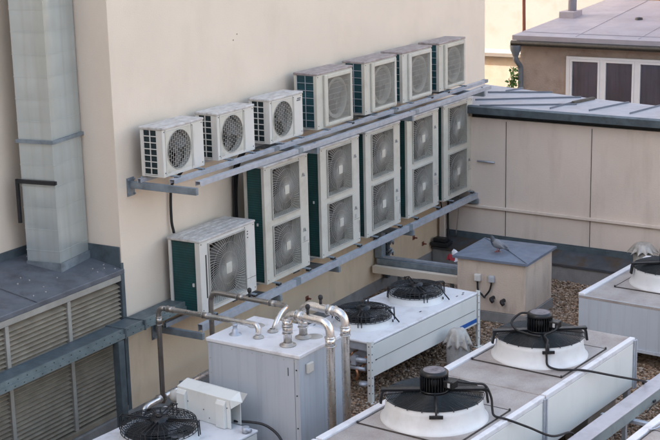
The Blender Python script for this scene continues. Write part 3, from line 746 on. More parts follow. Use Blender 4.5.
def small_unit(loc, label, logo):
    t = thing('outdoor_unit', loc, label, 'outdoor unit', 'small outdoor units with round grilles on the upper rack')
    w, h, d = 0.715, 0.535, 0.28
    xc, zc, rr = -w/2+0.275, 0.272, 0.205
    q = 0.215; hole = (xc-q, xc+q, zc-q, zc+q)
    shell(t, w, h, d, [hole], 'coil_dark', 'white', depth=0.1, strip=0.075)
    # plate with the round opening
    p = MB(); n = 48; outer = []
    for i in range(n):
        a = 2*math.pi*i/n; x, z = math.cos(a), math.sin(a); s = max(abs(x), abs(z)); outer.append((xc+x/s*q, zc+z/s*q))
    for i in range(n):
        j = (i+1) % n; a, a2 = 2*math.pi*i/n, 2*math.pi*j/n
        p.add([(xc+rr*math.cos(a), -0.004, zc+rr*math.sin(a)), (xc+rr*math.cos(a2), -0.004, zc+rr*math.sin(a2)), (outer[j][0], -0.004, outer[j][1]), (outer[i][0], -0.004, outer[i][1]),
               (xc+rr*math.cos(a), 0.06, zc+rr*math.sin(a)), (xc+rr*math.cos(a2), 0.06, zc+rr*math.sin(a2))], [(3, 2, 1, 0), (0, 1, 5, 4)])
    e = 0.004
    p.box(xc-q-0.012, xc-q+0.001, -0.006, 0.0, 0.035, h-0.03); p.box(xc+q+0.005, xc+q+0.010, -0.005, 0, 0.035, h-0.03)
    for k in range(5): p.box(xc-q+0.012+k*0.006*2, xc-q+0.014+k*0.012, -0.0055, -0.004, 0.05, 0.09); 
    p.build('front_plate', 'beige', t)
    for k in (0.02, 0.035): MB().box(xc+q+k, xc+q+k+0.003, -0.003, 0, 0.05, h-0.05).build('panel_groove', 'guard', t)
    fan_blades('fan', t, (xc, 0.055, zc), 0.185, 'blade', 3)
    g = MB(); nv = 11
    for i in range(-nv//2+1, nv//2+1):
        x = i*rr*2/nv; L = math.sqrt(max(0, rr*rr-x*x))
        if L > 0.03: g.tube([(xc+x, -0.006, zc-L), (xc+x, -0.012, zc), (xc+x, -0.006, zc+L)], 0.0026, 4, False)
    nh = 9; dx = rr*2/nv
    for i in range(-nv//2, nv//2+1):
        for j in range(-nh, nh+1):
            x0_, x1_ = i*dx, (i+1)*dx; z = (j+(0.5 if i % 2 else 0))*rr*2/nh
            if max(abs(x0_), abs(x1_))**2+z*z < rr*rr: g.tube([(xc+x0_, -0.009, zc+z), (xc+x1_, -0.009, zc+z)], 0.0024, 4, False)
    g.tube([(xc+rr*math.cos(2*math.pi*i/40), -0.006, zc+rr*math.sin(2*math.pi*i/40)) for i in range(40)], 0.005, 6, False, True)
    g.build('fan_guard', 'guard', t)
    side_grid(t, w, h, d, 0.075, 2, 7, 'white', th=0.009)
    if logo: logo_mark(t, w/2-0.125, h-0.105, 0, 0.036, 1)
    return t
S0 = small_unit((11.56, -0.42, 2.672), 'small unit with round grille at the left end of the upper rack', False)
o = copy_tree(S0); o.location = (12.535, -0.42, 2.672); o['label'] = 'small unit with round grille between two other small units'
small_unit((13.575, -0.42, 2.672), 'small unit with round grille and a dark logo at its top right corner', True)

def spin(t, ang, tilt):
    t.rotation_euler = (0, 0, tilt)
    for ch in t.children:
        if ch.name.split('.')[0] == 'fan':
            c = sum((V(q) for q in ch.bound_box), V())/8; a = ang+c.z*3
            ch.rotation_euler = (0, a, 0)
            ch.location = c-Matrix.Rotation(a, 3, 'Y') @ c
rv = random.Random(21)
for o in [o for o in COL.objects if o.name.split('.')[0] == 'outdoor_unit']: spin(o, rv.uniform(0, 2), rv.uniform(-0.008, 0.008))
# cables between the racks
def cable(pts, r, label, m='rubber', name='cable', n=8, cat='cable', group=None):
    o = MB().tube(spline(pts, n), r, 6).build(name, m); return tag(o, label, cat, group)
cable([(11.80, -0.2, 2.62), (11.81, -0.05, 2.45), (11.79, -0.04, 2.1), (11.81, -0.05, 1.93)], 0.016, 'black insulated line down the wall to the big single fan unit')
for k, (dx, dr) in enumerate(((0, .014), (0.05, .011), (0.09, .012))):
    cable([(13.02+dx, -0.15, 2.62), (13.0+dx, -0.05, 2.4), (12.99+dx*0.6, -0.04, 2.0), (12.95+dx, -0.06, 1.5), (12.97+dx, -0.06, 1.1)], dr,
          ['thick black line behind the gap left of the leftmost tall unit', 'thin black line in the middle of the bundle left of the leftmost tall unit', 'black line nearest the leftmost tall unit in its bundle'][k], group='black lines behind the leftmost tall unit')
cable([(18.3, -0.25, 1.05), (18.36, -0.2, 0.95), (18.42, -0.16, 0.6), (18.38, -0.2, 0.33), (18.25, -0.3, 0.31)], 0.016, 'black line dropping from the far end of the lower rack')
cable([(17.55, -0.5, 1.0), (17.75, -0.4, 0.93), (18.0, -0.25, 0.97), (18.1, -0.2, 1.05)], 0.010, 'thin black line sagging under the far end of the lower rack')
cable([(18.43, -0.35, 1.05), (18.44, -0.33, 0.8), (18.40, -0.30, 0.4)], 0.009, 'thin brown line beside the black line at the far corner', 'dull_pipe')
o = MB().box(18.36, 18.44, -0.13, -0.045, 0.32, 1.6).build('corner_post', 'plaster_grey', None, 0.006); tag(o, 'pale vertical casing in the corner below the far units', 'casing')
o = MB().box(18.1, 18.3, -0.3, -0.02, 0.28, 0.34).box(18.14, 18.26, -0.25, -0.05, 0.34, 0.40).build('cable_box', 'dark', None, 0.01); tag(o, 'dark cable box on the kerb in the back corner', 'box')

# ================================================================ ROOF MACHINES
AC = -R(5.63)
def wire_cage(parent, c, r0, r1, h, m='dark', nr=36, rings=13):
    """black wire guard: flat top of rings and spokes with a short skirt"""
    b = MB()
    for i in range(rings):
        r = r1*(0.22+0.78*i/(rings-1)); z = h*(1-0.12*(i/(rings-1))**2)
        b.tube([(c[0]+r*math.cos(q), c[1]+r*math.sin(q), c[2]+z) for q in [2*math.pi*k/48 for k in range(48)]], 0.0032, 4, False, True)
    for f in (0.0, 0.35, 0.7):
        r = r0+(r1-r0)*f
        b.tube([(c[0]+r*math.cos(q), c[1]+r*math.sin(q), c[2]+h*0.88*f) for q in [2*math.pi*k/48 for k in range(48)]], 0.0035, 4, False, True)
    for k in range(nr):
        q = 2*math.pi*k/nr; cq, sq = math.cos(q), math.sin(q)
        b.tube([(c[0]+r*cq, c[1]+r*sq, c[2]+z) for r, z in ((r1*0.2, h), (r1*0.6, h*0.97), (r1, h*0.88), (r0, 0))], 0.0035 if k % 2 else 0.005, 4, False)
    return b.build('fan_guard', m, parent)
def small_roof_fan(parent, c, R0=0.345, bkt=0.0, cable_dir=(0.0, -1)):
    """low white ring, black cage, hub motor on wire brackets, blades, drooping lead"""
    x, y, z = c
    rg = MB().lathe([(R0-0.045, -0.05), (R0-0.045, 0.075), (R0-0.04, 0.085), (R0-0.03, 0.085), (R0-0.025, 0.06), (R0-0.012, 0.02), (R0, 0.003), (R0, 0.0)], c, 64)
    rg.build('fan_ring', 'ring', parent)
    MB().lathe([(0, -0.045), (R0-0.05, -0.045)], c, 40).build('fan_well', 'dark', parent)
    b = MB(); b.cyl((x, y, z+0.02), (x, y, z+0.10), 0.075, 20)
    for k in range(5):
        a0 = 2*math.pi*k/5; vs = []
        for i in range(4):
            for j in range(5):
                r = 0.07+(R0-0.06-0.07)*i/3; a = a0+j/4*1.0+0.2*i/3
                vs.append((x+r*math.cos(a), y+r*math.sin(a), z+0.075-0.055*j/4))
        b.add(vs, [(i*5+j, i*5+j+1, (i+1)*5+j+1, (i+1)*5+j) for i in range(3) for j in range(4)], True)
    b.build('fan', 'dark', parent)
    wire_cage(parent, (x, y, z+0.082), R0-0.02, R0-0.035, 0.085)
    m = MB().cyl((x, y, z+0.10), (x, y, z+0.185), 0.085, 20).lathe([(0.085, 0.185), (0.07, 0.2), (0.0, 0.203)], c, 20)
    m.cyl((x, y, z+0.2), (x, y, z+0.215), 0.03, 12)
    m.build('motor', 'black_paint', parent)
    b = MB()
    for k in range(4):
        q = bkt+math.pi/2*k; cq, sq = math.cos(q), math.sin(q)
        for o_ in (-0.02, 0.02):
            P = lambda r, zz: (x+r*cq-o_*sq, y+r*sq+o_*cq, z+zz)
            b.tube([P(0.06, 0.175), P(R0-0.03, 0.185), P(R0+0.005, 0.18), P(R0+0.012, 0.05)], 0.006, 6)
        b.tube([(x+(R0+.005)*cq-.035*sq, y+(R0+.005)*sq+.035*cq, z+.18), (x+(R0+.005)*cq+.035*sq, y+(R0+.005)*sq-.035*cq, z+.18)], 0.006, 6)
    b.build('bracket', 'black_paint', parent)
    dx, dy = cable_dir
    px, py = -dy, dx
    pts = [(x+dx*.08, y+dy*.08, z+.17), (x+dx*.2, y+dy*.2, z+.2), (x+dx*.3+px*.02, y+dy*.3+py*.02, z+.16), (x+dx*(R0+.02)+px*.03, y+dy*(R0+.02)+py*.03, z+.08), (x+dx*(R0+.06)+px*.06, y+dy*(R0+.06)+py*.06, z+.015)]
    MB().tube(spline(pts, 6), 0.009, 6).build('lead', 'rubber', parent)
    b = MB()
    b.box(x+dx*(R0+.0)-.006, x+dx*(R0)+.006, y+dy*(R0+.002)-.006, y+dy*(R0+.002)+.006, z+.03, z+.06)
    b.build('clip', 'dark', parent)

# ---- rear condenser, two low fans, on white legs
B = thing('condenser', (12.66, -1.985, 0), 'white flat condenser with two low caged fans and a blue stripe on white legs', 'condenser', 'flat condensers with low caged fans', rz=-R(6.1))
LB, WB, ZB = 2.33, 0.98, 0.70
MB().box(0.03, LB-0.03, 0.0, WB, ZB-0.03, ZB).build('top_panel', 'unit_top', B, 0.012)
MB().box(0.055, LB-0.05, 0.003, 0.018, 0.30, ZB-0.034).build('side_panel', 'unit_white', B, 0.003)
MB().box(0.055, LB-0.05, WB-0.018, WB-0.003, 0.30, ZB-0.034).build('side_panel', 'unit_white', B, 0.003)
b = MB(); b.box(0.10, LB-0.10, 0.000, 0.002, 0.483, 0.488); b.box(0.10, 0.13, -0.001, 0.001, 0.478, 0.49); b.build('panel_groove', 'seam', B)
MB().box(LB-0.66, LB-0.06, 0.0005, 0.0025, 0.325, 0.375).build('blue_stripe', 'blue', B)
MB().box(0.20, LB-0.08, 0.03, WB-0.03, 0.34, 0.60).build('coil', 'interior', B)
b = MB().box(0.06, 0.075, 0.02, WB-0.02, 0.58, ZB-0.034); b.box(0.18, 0.19, 0.02, WB-0.02, 0.33, 0.578); b.build('end_plate', 'galv', B)
MB().box(LB-0.06, LB-0.045, 0.02, WB-0.02, 0.30, ZB-0.034).build('end_plate', 'unit_white', B)
for x in (0.0, LB-0.05):
    for y in (-0.012, WB-0.045):
        b = MB(); b.box(x, x+0.05, y, y+0.006, 0.01, ZB+0.015); s = x if x < 1 else x+0.044
        b.box(s, s+0.006, y+0.0065, y+0.055, 0.01, ZB+0.015); b.box(x-0.02, x+0.07, y-0.02, y+0.075, 0, 0.01)
        lg = b.build('leg', 'unit_white', B)
        h = MB()
        for k in range(7): h.cyl((x+0.02, y-0.001, 0.12+k*0.09), (x+0.02, y+0.0005, 0.12+k*0.09), 0.008, 8)
        if x < 1:
            for k in range(7): h.cyl((x-0.001, y+0.03, 0.12+k*0.09), (x+0.0005, y+0.03, 0.12+k*0.09), 0.008, 8)
        h.build('bolt_hole', 'dark', lg)
b = MB()                                                                   # valves and copper at the open end
for k, (y, z) in enumerate(((0.12, 0.5), (0.22, 0.44), (0.30, 0.52), (0.4, 0.46), (0.16, 0.40), (0.34, 0.40))):
    b.tube(fillet([(0.18, y, z), (0.08, y, z), (0.08, y+0.03, z-0.08), (0.18, y+0.03, z-0.10)], 0.03), 0.011, 8)
b.build('copper_bend', 'copper', B)
b = MB(); b.tube([(0.06, 0.08, 0.47), (0.06, 0.34, 0.45)], 0.03, 10); b.tube([(0.05, 0.1, 0.37), (0.05, 0.30, 0.36)], 0.022, 10); b.box(0.03, 0.09, 0.22, 0.28, 0.40, 0.50)
b.build('header_pipe', 'galv', B)
b = MB(); b.tube([(0.02, 0.2, 0.36), (0.03, 0.19, 0.3), (0.02, 0.2, 0.24)], 0.016, 8); b.build('hanging_end', 'copper', B)
MB().lathe([(0.0, .0), (.06, .0), (.05, .03), (0.0, .035)], (0.02, 0.11, 0.20), 16).box(0.0, 0.04, 0.0, 0.11, 0.205, 0.225).build('bracket_cup', 'galv', B)
b = MB()
for (x, y) in ((2.0, .12), (2.1, .1), (2.16, .13), (1.25, .16), (0.18, .9)): b.box(x, x+0.035, y, y+0.012, ZB, ZB+0.004)
b.build('screw', 'seam', B)
small_roof_fan(B, (0.575, 0.49, ZB), 0.345, 0.5, (0.35, -0.93))
small_roof_fan(B, (1.675, 0.49, ZB), 0.345, 0.9, (0.2, -0.97))

# ---- near condenser mostly out of the picture at the bottom left, with a sheet hood on its end
D = thing('condenser', (10.05, -2.24, 0), 'white flat condenser cut by the lower left corner, one black caged fan', 'condenser', 'flat condensers with low caged fans', rz=-R(5))
MB().box(-2.2, 0, 0, 1.15, 0.67, 0.70).build('top_panel', 'unit_top', D, 0.012)
MB().box(-2.19, -0.02, 0.004, 0.02, 0.26, 0.668).build('side_panel', 'unit_white', D)
MB().box(-2.19, -0.02, 1.13, 1.146, 0.26, 0.668).build('side_panel', 'unit_white', D)
MB().box(-0.018, -0.004, 0.02, 1.13, 0.26, 0.668).build('end_plate', 'unit_white', D)
for x in (-2.15, -0.06):
    for y in (0.0, 1.09): MB().box(x, x+0.05, y, y+0.05, 0, 0.26).build('leg', 'unit_white', D)
small_roof_fan(D, (-0.62, 0.655, 0.70), 0.375, 0.35, (0.5, 0.85))
H = thing('sheet_hood', (9.98, -1.68, 0.703), 'white folded sheet metal hood with two ribs beside the grey cabinet', 'hood', rz=-R(8))
hw = 0.335
b = MB().prism([(0.0, 0.0), (0.0, 0.285), (0.13, 0.322), (0.13, 0.31), (0.012, 0.275), (0.012, 0.0)], 'y', -hw, hw)
b.build('front_plate', 'unit_white', H, 0.003)
b = MB().prism([(0.131, 0.31), (0.131, 0.322), (0.15, 0.32), (0.15, 0.0), (0.14, 0.0), (0.14, 0.31)], 'y', -hw, hw); b.build('back_plate', 'unit_white', H)
b = MB().add([(0.0, -hw, 0.286), (0.14, -hw, 0.323), (0.15, -hw-0.09, 0.323), (0.075, -hw-0.09, 0.26), (0.0, -hw-0.01, 0.20)], [(0, 1, 2, 3, 4), (4, 3, 2, 1, 0)])
b.build('side_wing', 'unit_white', H)
for y in (-0.235, 0.265):
    b = MB().prism([(0.0, 0.0), (-0.035, 0.0), (-0.035, 0.23), (-0.012, 0.265), (0.0, 0.265)], 'y', y-0.055, y+0.055); b.build('rib', 'unit_white', H, 0.004)
b = MB()
for y, z in ((-.2, .06), (.0, .12), (.12, .03), (.2, .16), (-.07, .05), (-.3, .2)): b.cyl((-.0005, y, z), (-.003, y, z), .006, 8)
b.build('screw', 'seam', H)

# ---- pale grey cabinet with the pipework
K = thing('plant_cabinet', (10.335, -1.50, 0), 'tall pale grey metal cabinet with pipes rising from its top', 'cabinet', rz=-R(3))
LK, WK, ZK = 0.76, 1.06, 1.40
MB().box(0.0, LK, -WK, 0.0, 0.08, ZK-0.04).build('casing', 'cabinet_side', K, 0.006)
MB().box(-0.012, LK+0.012, -WK-0.012, 0.012, ZK-0.037, ZK).build('lid', 'unit_top', K, 0.008)
MB().box(0.03, LK-0.03, -WK+0.03, -0.03, 0.0, 0.08).build('plinth', 'dark', K)
b = MB()
for z in (0.35, 0.68, 1.0, 1.25): b.cyl((-0.001, -WK+0.03, z), (-0.004, -WK+0.03, z), 0.008, 8)
b.box(-0.0025, 0.0, -WK+0.12, -WK+0.128, 1.18, 1.26)
b.build('rivet', 'dark', K)
b = MB()
for k in range(9): b.cyl((-0.001, -0.05-k*0.12, ZK-0.07), (-0.003, -0.05-k*0.12, ZK-0.07), 0.006, 8)
for k in range(8): b.cyl((-0.001, -0.03, 0.15+k*0.15), (-0.003, -0.03, 0.15+k*0.15), 0.006, 8)
b.build('screw', 'vent', K)
MB().box(-0.0015, 0.0, -WK+0.052, -WK+0.055, 0.1, ZK-0.05).build('panel_seam', 'seam', K)
MB().box(0.10, 0.20, -WK-0.03, -WK-0.001, 1.19, 1.29).build('sensor_box', 'white', K, 0.01)
for y in (-0.88, -0.2): MB().lathe([(0.0, 0.004), (0.08, 0.004), (0.085, 0.0)], (0.52, y, ZK), 24).build('blanked_opening', 'vent', K)
b = MB().lathe([(0.06, 0.0), (0.06, 0.008), (0.035, 0.012), (0.03, 0.05), (0.022, 0.055), (0.022, 0.09), (0.026, 0.09), (0.026, 0.105), (0.0, 0.107)], (0.20, -0.185, ZK), 18); b.build('vent_plug', 'galv', K)

def pipe(pts, r, label, m='steel', fl=0.09, couplings=(), flange=None, valve=None, group=None, tail=None):
    path = fillet(pts, fl, 8)
    t = thing('pipe', pts[0], label, 'pipe', group)
    if tail:                                            # the brighter end piece that bends into the lid
        k = len(path)-tail
        kid(MB().tube(path[:k+1], r, 16), 'pipe_run', m, t); kid(MB().tube(path[k:], r*1.02, 16), 'elbow', 'steel', t)
    else: kid(MB().tube(path, r, 16), 'pipe_run', m, t)
    for (p, d) in couplings:
        p, d = V(p), V(d).normalized()
        kid(MB().cyl(p-d*0.035, p+d*0.035, r*1.16, 16).cyl(p-d*0.045, p-d*0.036, r*1.3, 16).cyl(p+d*0.036, p+d*0.045, r*1.3, 16), 'coupling', m, t)
    if flange: kid(MB().lathe([(0.0, 0.002), (r*1.95, 0.002), (r*1.95, 0.012), (r*1.25, 0.014), (r*1.2, 0.03), (r, 0.032)], flange, 20), 'flange', 'vent', t)
    if valve:
        kid(MB().cyl(valve, V(valve)+V((0, 0, 0.05)), 0.014, 10).lathe([(0.0, 0.05), (0.018, 0.05), (0.022, 0.06), (0.022, 0.085), (0.01, 0.095), (0, 0.095)], valve, 12), 'valve', 'dark', t)
    return t
GP = 'pipes of the grey cabinet'
pr = 0.036
pipe([(10.72, -0.63, 0.45), (10.72, -0.63, 1.47), (10.56, -1.94, 1.52), (10.54, -1.95, 1.40)], pr*0.74, tail=11, label='dull pipe rising near the wall and bending down onto the left of the cabinet lid', m='dull_pipe', couplings=(((10.72, -0.63, 1.33), (0, 0, 1)), ((10.64, -1.28, 1.497), (-0.12, -1, 0.04)), ((10.70, -0.80, 1.478), (-0.12, -1, 0.04))), flange=(10.54, -1.95, 1.40))
pipe([(11.28, -0.88, 0.1), (11.28, -0.88, 1.52), (11.13, -1.93, 1.545), (10.90, -1.97, 1.55), (10.755, -1.975, 1.40)], pr*0.74, tail=13, label='dull pipe from behind the cabinet curving forward onto the middle of its lid', m='dull_pipe', fl=0.12, couplings=(((11.22, -1.30, 1.53), (-0.14, -1, 0.02)), ((11.16, -1.72, 1.54), (-0.14, -1, 0.02))), flange=(10.755, -1.975, 1.40), valve=(11.20, -1.42, 1.555))
pipe([(10.475, -2.32, 1.40), (10.475, -2.32, 1.715), (10.44, -2.80, 1.70), (10.44, -2.80, 0.02)], pr*1.12, 'bright pipe arching over the cabinet edge, the one nearer the left', fl=0.11, couplings=(((10.475, -2.32, 1.56), (0, 0, 1)), ((10.462, -2.47, 1.711), (-0.07, -1, 0)), ((10.44, -2.80, 1.52), (0, 0, 1)), ((10.475, -2.32, 1.62), (0, 0, 1))), flange=(10.475, -2.32, 1.40), valve=(10.455, -2.56, 1.745), group=None)
pipe([(10.735, -2.33, 1.40), (10.735, -2.33, 1.735), (10.70, -2.81, 1.72), (10.70, -2.81, 0.02)], pr*1.12, 'bright pipe arching over the cabinet edge, the one farther right', fl=0.11, couplings=(((10.735, -2.33, 1.55), (0, 0, 1)), ((10.71, -2.66, 1.723), (-0.07, -1, 0)), ((10.70, -2.81, 1.55), (0, 0, 1))), flange=(10.735, -2.33, 1.40), valve=(10.72, -2.54, 1.76))
pipe([(10.36, -0.66, 0.30), (10.40, -0.62, 0.50), (10.60, -0.61, 0.50), (12.4, -0.61, 0.50)], pr, 'steel pipe along the foot of the wall behind the white hood', 'steel', couplings=(((10.72, -0.61, 0.50), (1, 0, 0)),))
pipe([(10.62, -0.75, 0.38), (12.3, -0.74, 0.38)], pr*0.8, 'lower thinner steel pipe along the foot of the wall behind the white hood', 'steel')
b = thing('drain_cap', (10.55, -1.02, 0.3), 'teal topped pipe stub standing behind the black caged fan', 'pipe stub')
MB().cyl((0, 0, -0.3), (0, 0, 0.42), 0.03, 14).build('stub', 'galv_old', b); MB().cyl((0, 0, 0.421), (0, 0, 0.50), 0.034, 14).build('cap', 'flashing', b)
b = MB().lathe([(0, 0.08), (0.05, 0.06), (0.06, 0.0), (0.04, -0.04), (0, -0.05)], (10.47, -0.98, 0.66), 16).cyl((10.47, -0.98, 0.0), (10.47, -0.98, 0.62), 0.02, 10).build('vent_ball', 'white'); tag(b, 'small round white vent knob beside the teal topped stub', 'vent')
b = thing('hose', (9.9, -2.30, 0.72), 'dark hose with pale fitting lying at the foot of the grey cabinet', 'hose')
kid(MB().tube(spline([(10.08, -1.95, 0.72), (10.11, -2.12, 0.73), (10.13, -2.26, 0.72), (10.12, -2.4, 0.66), (10.10, -2.5, 0.55)], 8), 0.013, 8), 'hose_run', 'dark', b)
kid(MB().cyl((9.93, -2.18, 0.705), (9.93, -2.18, 0.76), 0.035, 12).cyl((9.93, -2.24, 0.73), (9.93, -2.15, 0.73), 0.018, 10), 'fitting', 'galv', b)

# ---- the big coolers with motors
def dome_fan(parent, c, rin=0.428, R0=0.482, hr=0.205, mot=True, aoff=0.0):
    x, y, z = c
    prof = [(rin-0.02, -0.1), (rin-0.018, hr-0.006), (rin-0.006, hr), (rin+0.003, hr-0.002), (rin+0.004, hr*0.75), (rin+0.010, hr*0.5), (rin+0.022, hr*0.28), (rin+0.038, hr*0.12), (R0, 0.01), (R0, 0.0)]
    MB().lathe(prof, c, 80).build('fan_ring', 'ring', parent)
    MB().lathe([(0, -0.08), (rin-0.021, -0.08)], c, 40).build('fan_well', 'dark', parent)
    b = MB(); b.cyl((x, y, z+0.05), (x, y, z+0.14), 0.10, 20)
    for k in range(6):
        a0 = 2*math.pi*k/6; vs = []
        for i in range(4):
            for j in range(5):
                r = 0.09+(rin-0.04-0.09)*i/3; a = a0+j/4*0.72+0.15*i/3
                vs.append((x+r*math.cos(a), y+r*math.sin(a), z+0.15-0.08*j/4))
        b.add(vs, [(i*5+j, i*5+j+1, (i+1)*5+j+1, (i+1)*5+j) for i in range(3) for j in range(4)], True)
    b.build('fan', 'net', parent)
    g = MB()                                                              # close black wire guard, slightly domed
    for i in range(24):
        r = (rin+0.012)*(0.28+0.72*i/23); zz = hr+0.008+0.03*(1-(i/23)**2)
        g.tube([(x+r*math.cos(q), y+r*math.sin(q), z+zz) for q in [2*math.pi*k/60 for k in range(60)]], 0.0042, 4, False, True)
    for k in range(20):
        q = 2*math.pi*k/20
        g.tube([(x+r*math.cos(q), y+r*math.sin(q), z+zz) for r, zz in ((0.1, hr+0.034), (0.25, hr+0.028), (rin+0.012, hr+0.012), (rin+0.016, hr-0.004))], 0.0048, 4, False)
    g.build('fan_guard', 'net', parent)
    s = MB()                                                              # four flat support arms with hooked ends
    for k in range(2):
        q = aoff+math.pi*k; cq, sq = math.cos(q), math.sin(q)
        P = lambda r, zz: V((x+r*cq, y+r*sq, z+zz))
        pts = fillet([P(0.06, hr+0.055), P(rin+0.03, hr+0.055), P(rin+0.045, hr-0.06)], 0.04, 6)
        for a, c2 in zip(pts[:-1], pts[1:]):
            s.beam(a, c2+(c2-a)*0.15, 0.065, 0.022, (0, 0, 1) if abs((c2-a).normalized().z) < 0.7 else (cq, sq, 0))
    for k in range(2):
        q = aoff+math.pi/2+math.pi*k; cq, sq = math.cos(q), math.sin(q)
        P = lambda r, zz: V((x+r*cq, y+r*sq, z+zz))
        s.tube([P(0.08, hr+0.05), P(rin+0.012, hr+0.03), P(rin+0.03, hr-0.05)], 0.011, 6)
        a = P(rin+0.026, hr-0.035); s.beam(a-V((-sq, cq, 0))*0.06, a+V((-sq, cq, 0))*0.06, 0.02, 0.03)
    s.build('support_arm', 'black_paint', parent, 0.003)
    m = MB(); zb = hr+0.04
    m.cyl((x, y, z+zb), (x, y, z+zb+0.02), 0.128, 28)
    m.cyl((x, y, z+zb+0.02), (x, y, z+zb+0.15), 0.102, 28)
    for k in range(30):
        q = 2*math.pi*k/30; cq, sq = math.cos(q), math.sin(q)
        m.beam((x+0.112*cq, y+0.112*sq, z+zb+0.025), (x+0.112*cq, y+0.112*sq, z+zb+0.15), 0.008, 0.028, (cq, sq, 0))
    m.lathe([(0.124, 0.151), (0.128, 0.155), (0.127, 0.182), (0.112, 0.193), (0.0, 0.197)], (x, y, z+zb), 28)
    mo = m.build('motor', 'black_paint', parent)
    t = MB().box(x-0.045, x+0.055, y-0.215, y-0.115, z+zb+0.06, z+zb+0.13)
    t.build('terminal_box', 'black_paint', mo, 0.008)
    MB().lathe([(0.0, 0.1985), (0.092, 0.1975), (0.098, 0.1955)], (x, y, z+zb), 24).build('dust_film', 'motor_dust', mo)
    b = MB().box(x-0.049, x-0.0455, y-0.19, y-0.165, z+zb+0.075, z+zb+0.115); b.build('rating_plate', 'grey_plastic', mo)
def big_module(parent, x0, L, Wd, z0, z1, fan=True, tail=True, aoff=1.2):
    h = Wd/2
    MB().box(x0+0.004, x0+L-0.004, -h, h, z1-0.05, z1-0.004).build('top_panel', 'grimy_top', parent, 0.01)
    MB().box(x0+0.03, x0+L-0.03, -h-0.002, -h+0.02, z0, z1-0.052).build('side_panel', 'unit_white', parent, 0.004)
    MB().box(x0+0.03, x0+L-0.03, h-0.02, h+0.002, z0, z1-0.052).build('side_panel', 'unit_white', parent, 0.004)
    MB().box(x0+0.008, x0+L-0.008, -h-0.004, -h+0.055, z1-0.05, z1+0.002).build('edge_trim', 'unit_top', parent, 0.008)
    MB().box(x0+0.008, x0+L-0.008, h-0.075, h+0.004, z1-0.055, z1+0.018).build('edge_trim', 'unit_top', parent, 0.008)
    MB().box(x0+0.04, x0+L-0.04, -h+0.03, h-0.03, z0+0.03, z1-0.06).build('coil', 'interior', parent)
    for xx in (x0+L-0.05,):
        b = MB().box(xx, xx+0.028, -h-0.02, -h-0.0025, z0-0.02, z1-0.02); b.box(xx+0.034, xx+0.062, -h-0.024, -h-0.0025, z0-0.02, z1-0.022)
        b.build('corner_post', 'galv', parent, 0.004)
    cxm = x0+L/2
    s = MB(); a = 0.49; zz = z1+0.001
    for (p, q) in (((cxm-a, -a), (cxm+a, -a)), ((cxm-a, a), (cxm+a, a)), ((cxm-a, -a), (cxm-a, a)), ((cxm+a, -a), (cxm+a, a))):
        s.beam((p[0], p[1], zz), (q[0], q[1], zz), 0.010, 0.012)
    s.build('plate_seam', 'seam', parent)
    MB().box(cxm-a+0.006, cxm+a-0.006, -a+0.006, a-0.006, z1-0.0035, z1+0.005).build('fan_plate', 'grimy_top', parent)
    b = MB()
    for (p, q) in ((cxm-a, -a), (cxm+a, -a), (cxm-a, a), (cxm+a, a)): b.cyl((p, q, z1), (p, q, z1+0.02), 0.010, 8)
    b.build('plate_bolt', 'dark', parent)
    if fan: dome_fan(parent, (cxm, 0, z1+0.004), aoff=aoff)
CZ0, CZ1 = 0.42, 0.95
C = thing('dry_cooler', (12.49, -4.015, 0), 'long white cooler with two big white fan rings carrying black motors', 'dry cooler', 'big coolers with motor topped fan rings', rz=AC)
big_module(C, -0.995, 1.99, 1.17, CZ0, CZ1, aoff=-0.90)
big_module(C, -2.985+0.0, 1.985, 1.17, CZ0, CZ1, aoff=-0.98)
big_module(C, -4.98, 1.985, 1.17, CZ0, CZ1, fan=False)
MB().box(0.93, 0.99, -0.58, 0.58, CZ0, CZ1-0.01).build('end_plate', 'unit_white', C)
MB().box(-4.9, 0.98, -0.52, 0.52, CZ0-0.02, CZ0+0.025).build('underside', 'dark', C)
for x in (0.9, -1.05, -3.0):
    MB().box(x-0.03, x+0.03, -0.575, -0.52, 0, CZ0-0.021).build('leg', 'galv', C); MB().box(x-0.03, x+0.03, 0.52, 0.575, 0, CZ0-0.021).build('leg', 'galv', C)
    MB().box(x-0.025, x+0.025, -1.0, 0.6, 0.06, 0.09).build('cross_rail', 'galv', C)
MB().box(0.1, 0.75, -0.50, -0.25, 0.0, 0.34).build('plinth', 'concrete', C, 0.01)
MB().box(-1.6, -0.9, -0.50, -0.25, 0.0, 0.34).build('plinth', 'concrete', C, 0.01)

F = thing('dry_cooler', (16.1, -4.24, 0), 'white cooler with one fan reaching out of the right edge', 'dry cooler', 'big coolers with motor topped fan rings', rz=AC)
big_module(F, -0.995, 1.99, 1.45, 0.21, 0.77, aoff=-0.9)
MB().box(-0.99, -0.95, -0.72, 0.72, 0.21, 0.765).build('end_plate', 'cabinet_side', F, 0.003)
MB().box(-1.012, -0.992, -0.715, 0.715, 0.19, 0.225).build('end_lip', 'cabinet_side', F)
for x in (-0.85, 0.85):
    for y in (-0.5, 0.45): MB().box(x-0.04, x+0.04, y, y+0.05, 0, 0.20).build('leg', 'galv', F)

G = thing('dry_cooler', (10.9, -5.96, 0), 'white cooler just entering at the bottom right corner', 'dry cooler', 'big coolers with motor topped fan rings', rz=AC)
big_module(G, -0.995, 1.99, 1.17, 0.30, 0.80, fan=False)
MB().box(-0.9, 0.9, -0.5, 0.5, 0, 0.29).build('plinth', 'concrete', G)
b = MB().tube(spline([(0.45, 0.40, 0.81), (0.52, 0.42, 0.83), (0.6, 0.36, 0.83), (0.66, 0.38, 0.82), (0.60, 0.45, 0.82), (0.5, 0.47, 0.82), (0.42, 0.5, 0.83)], 8), 0.008, 6).build('wire_loop', 'galv', G)

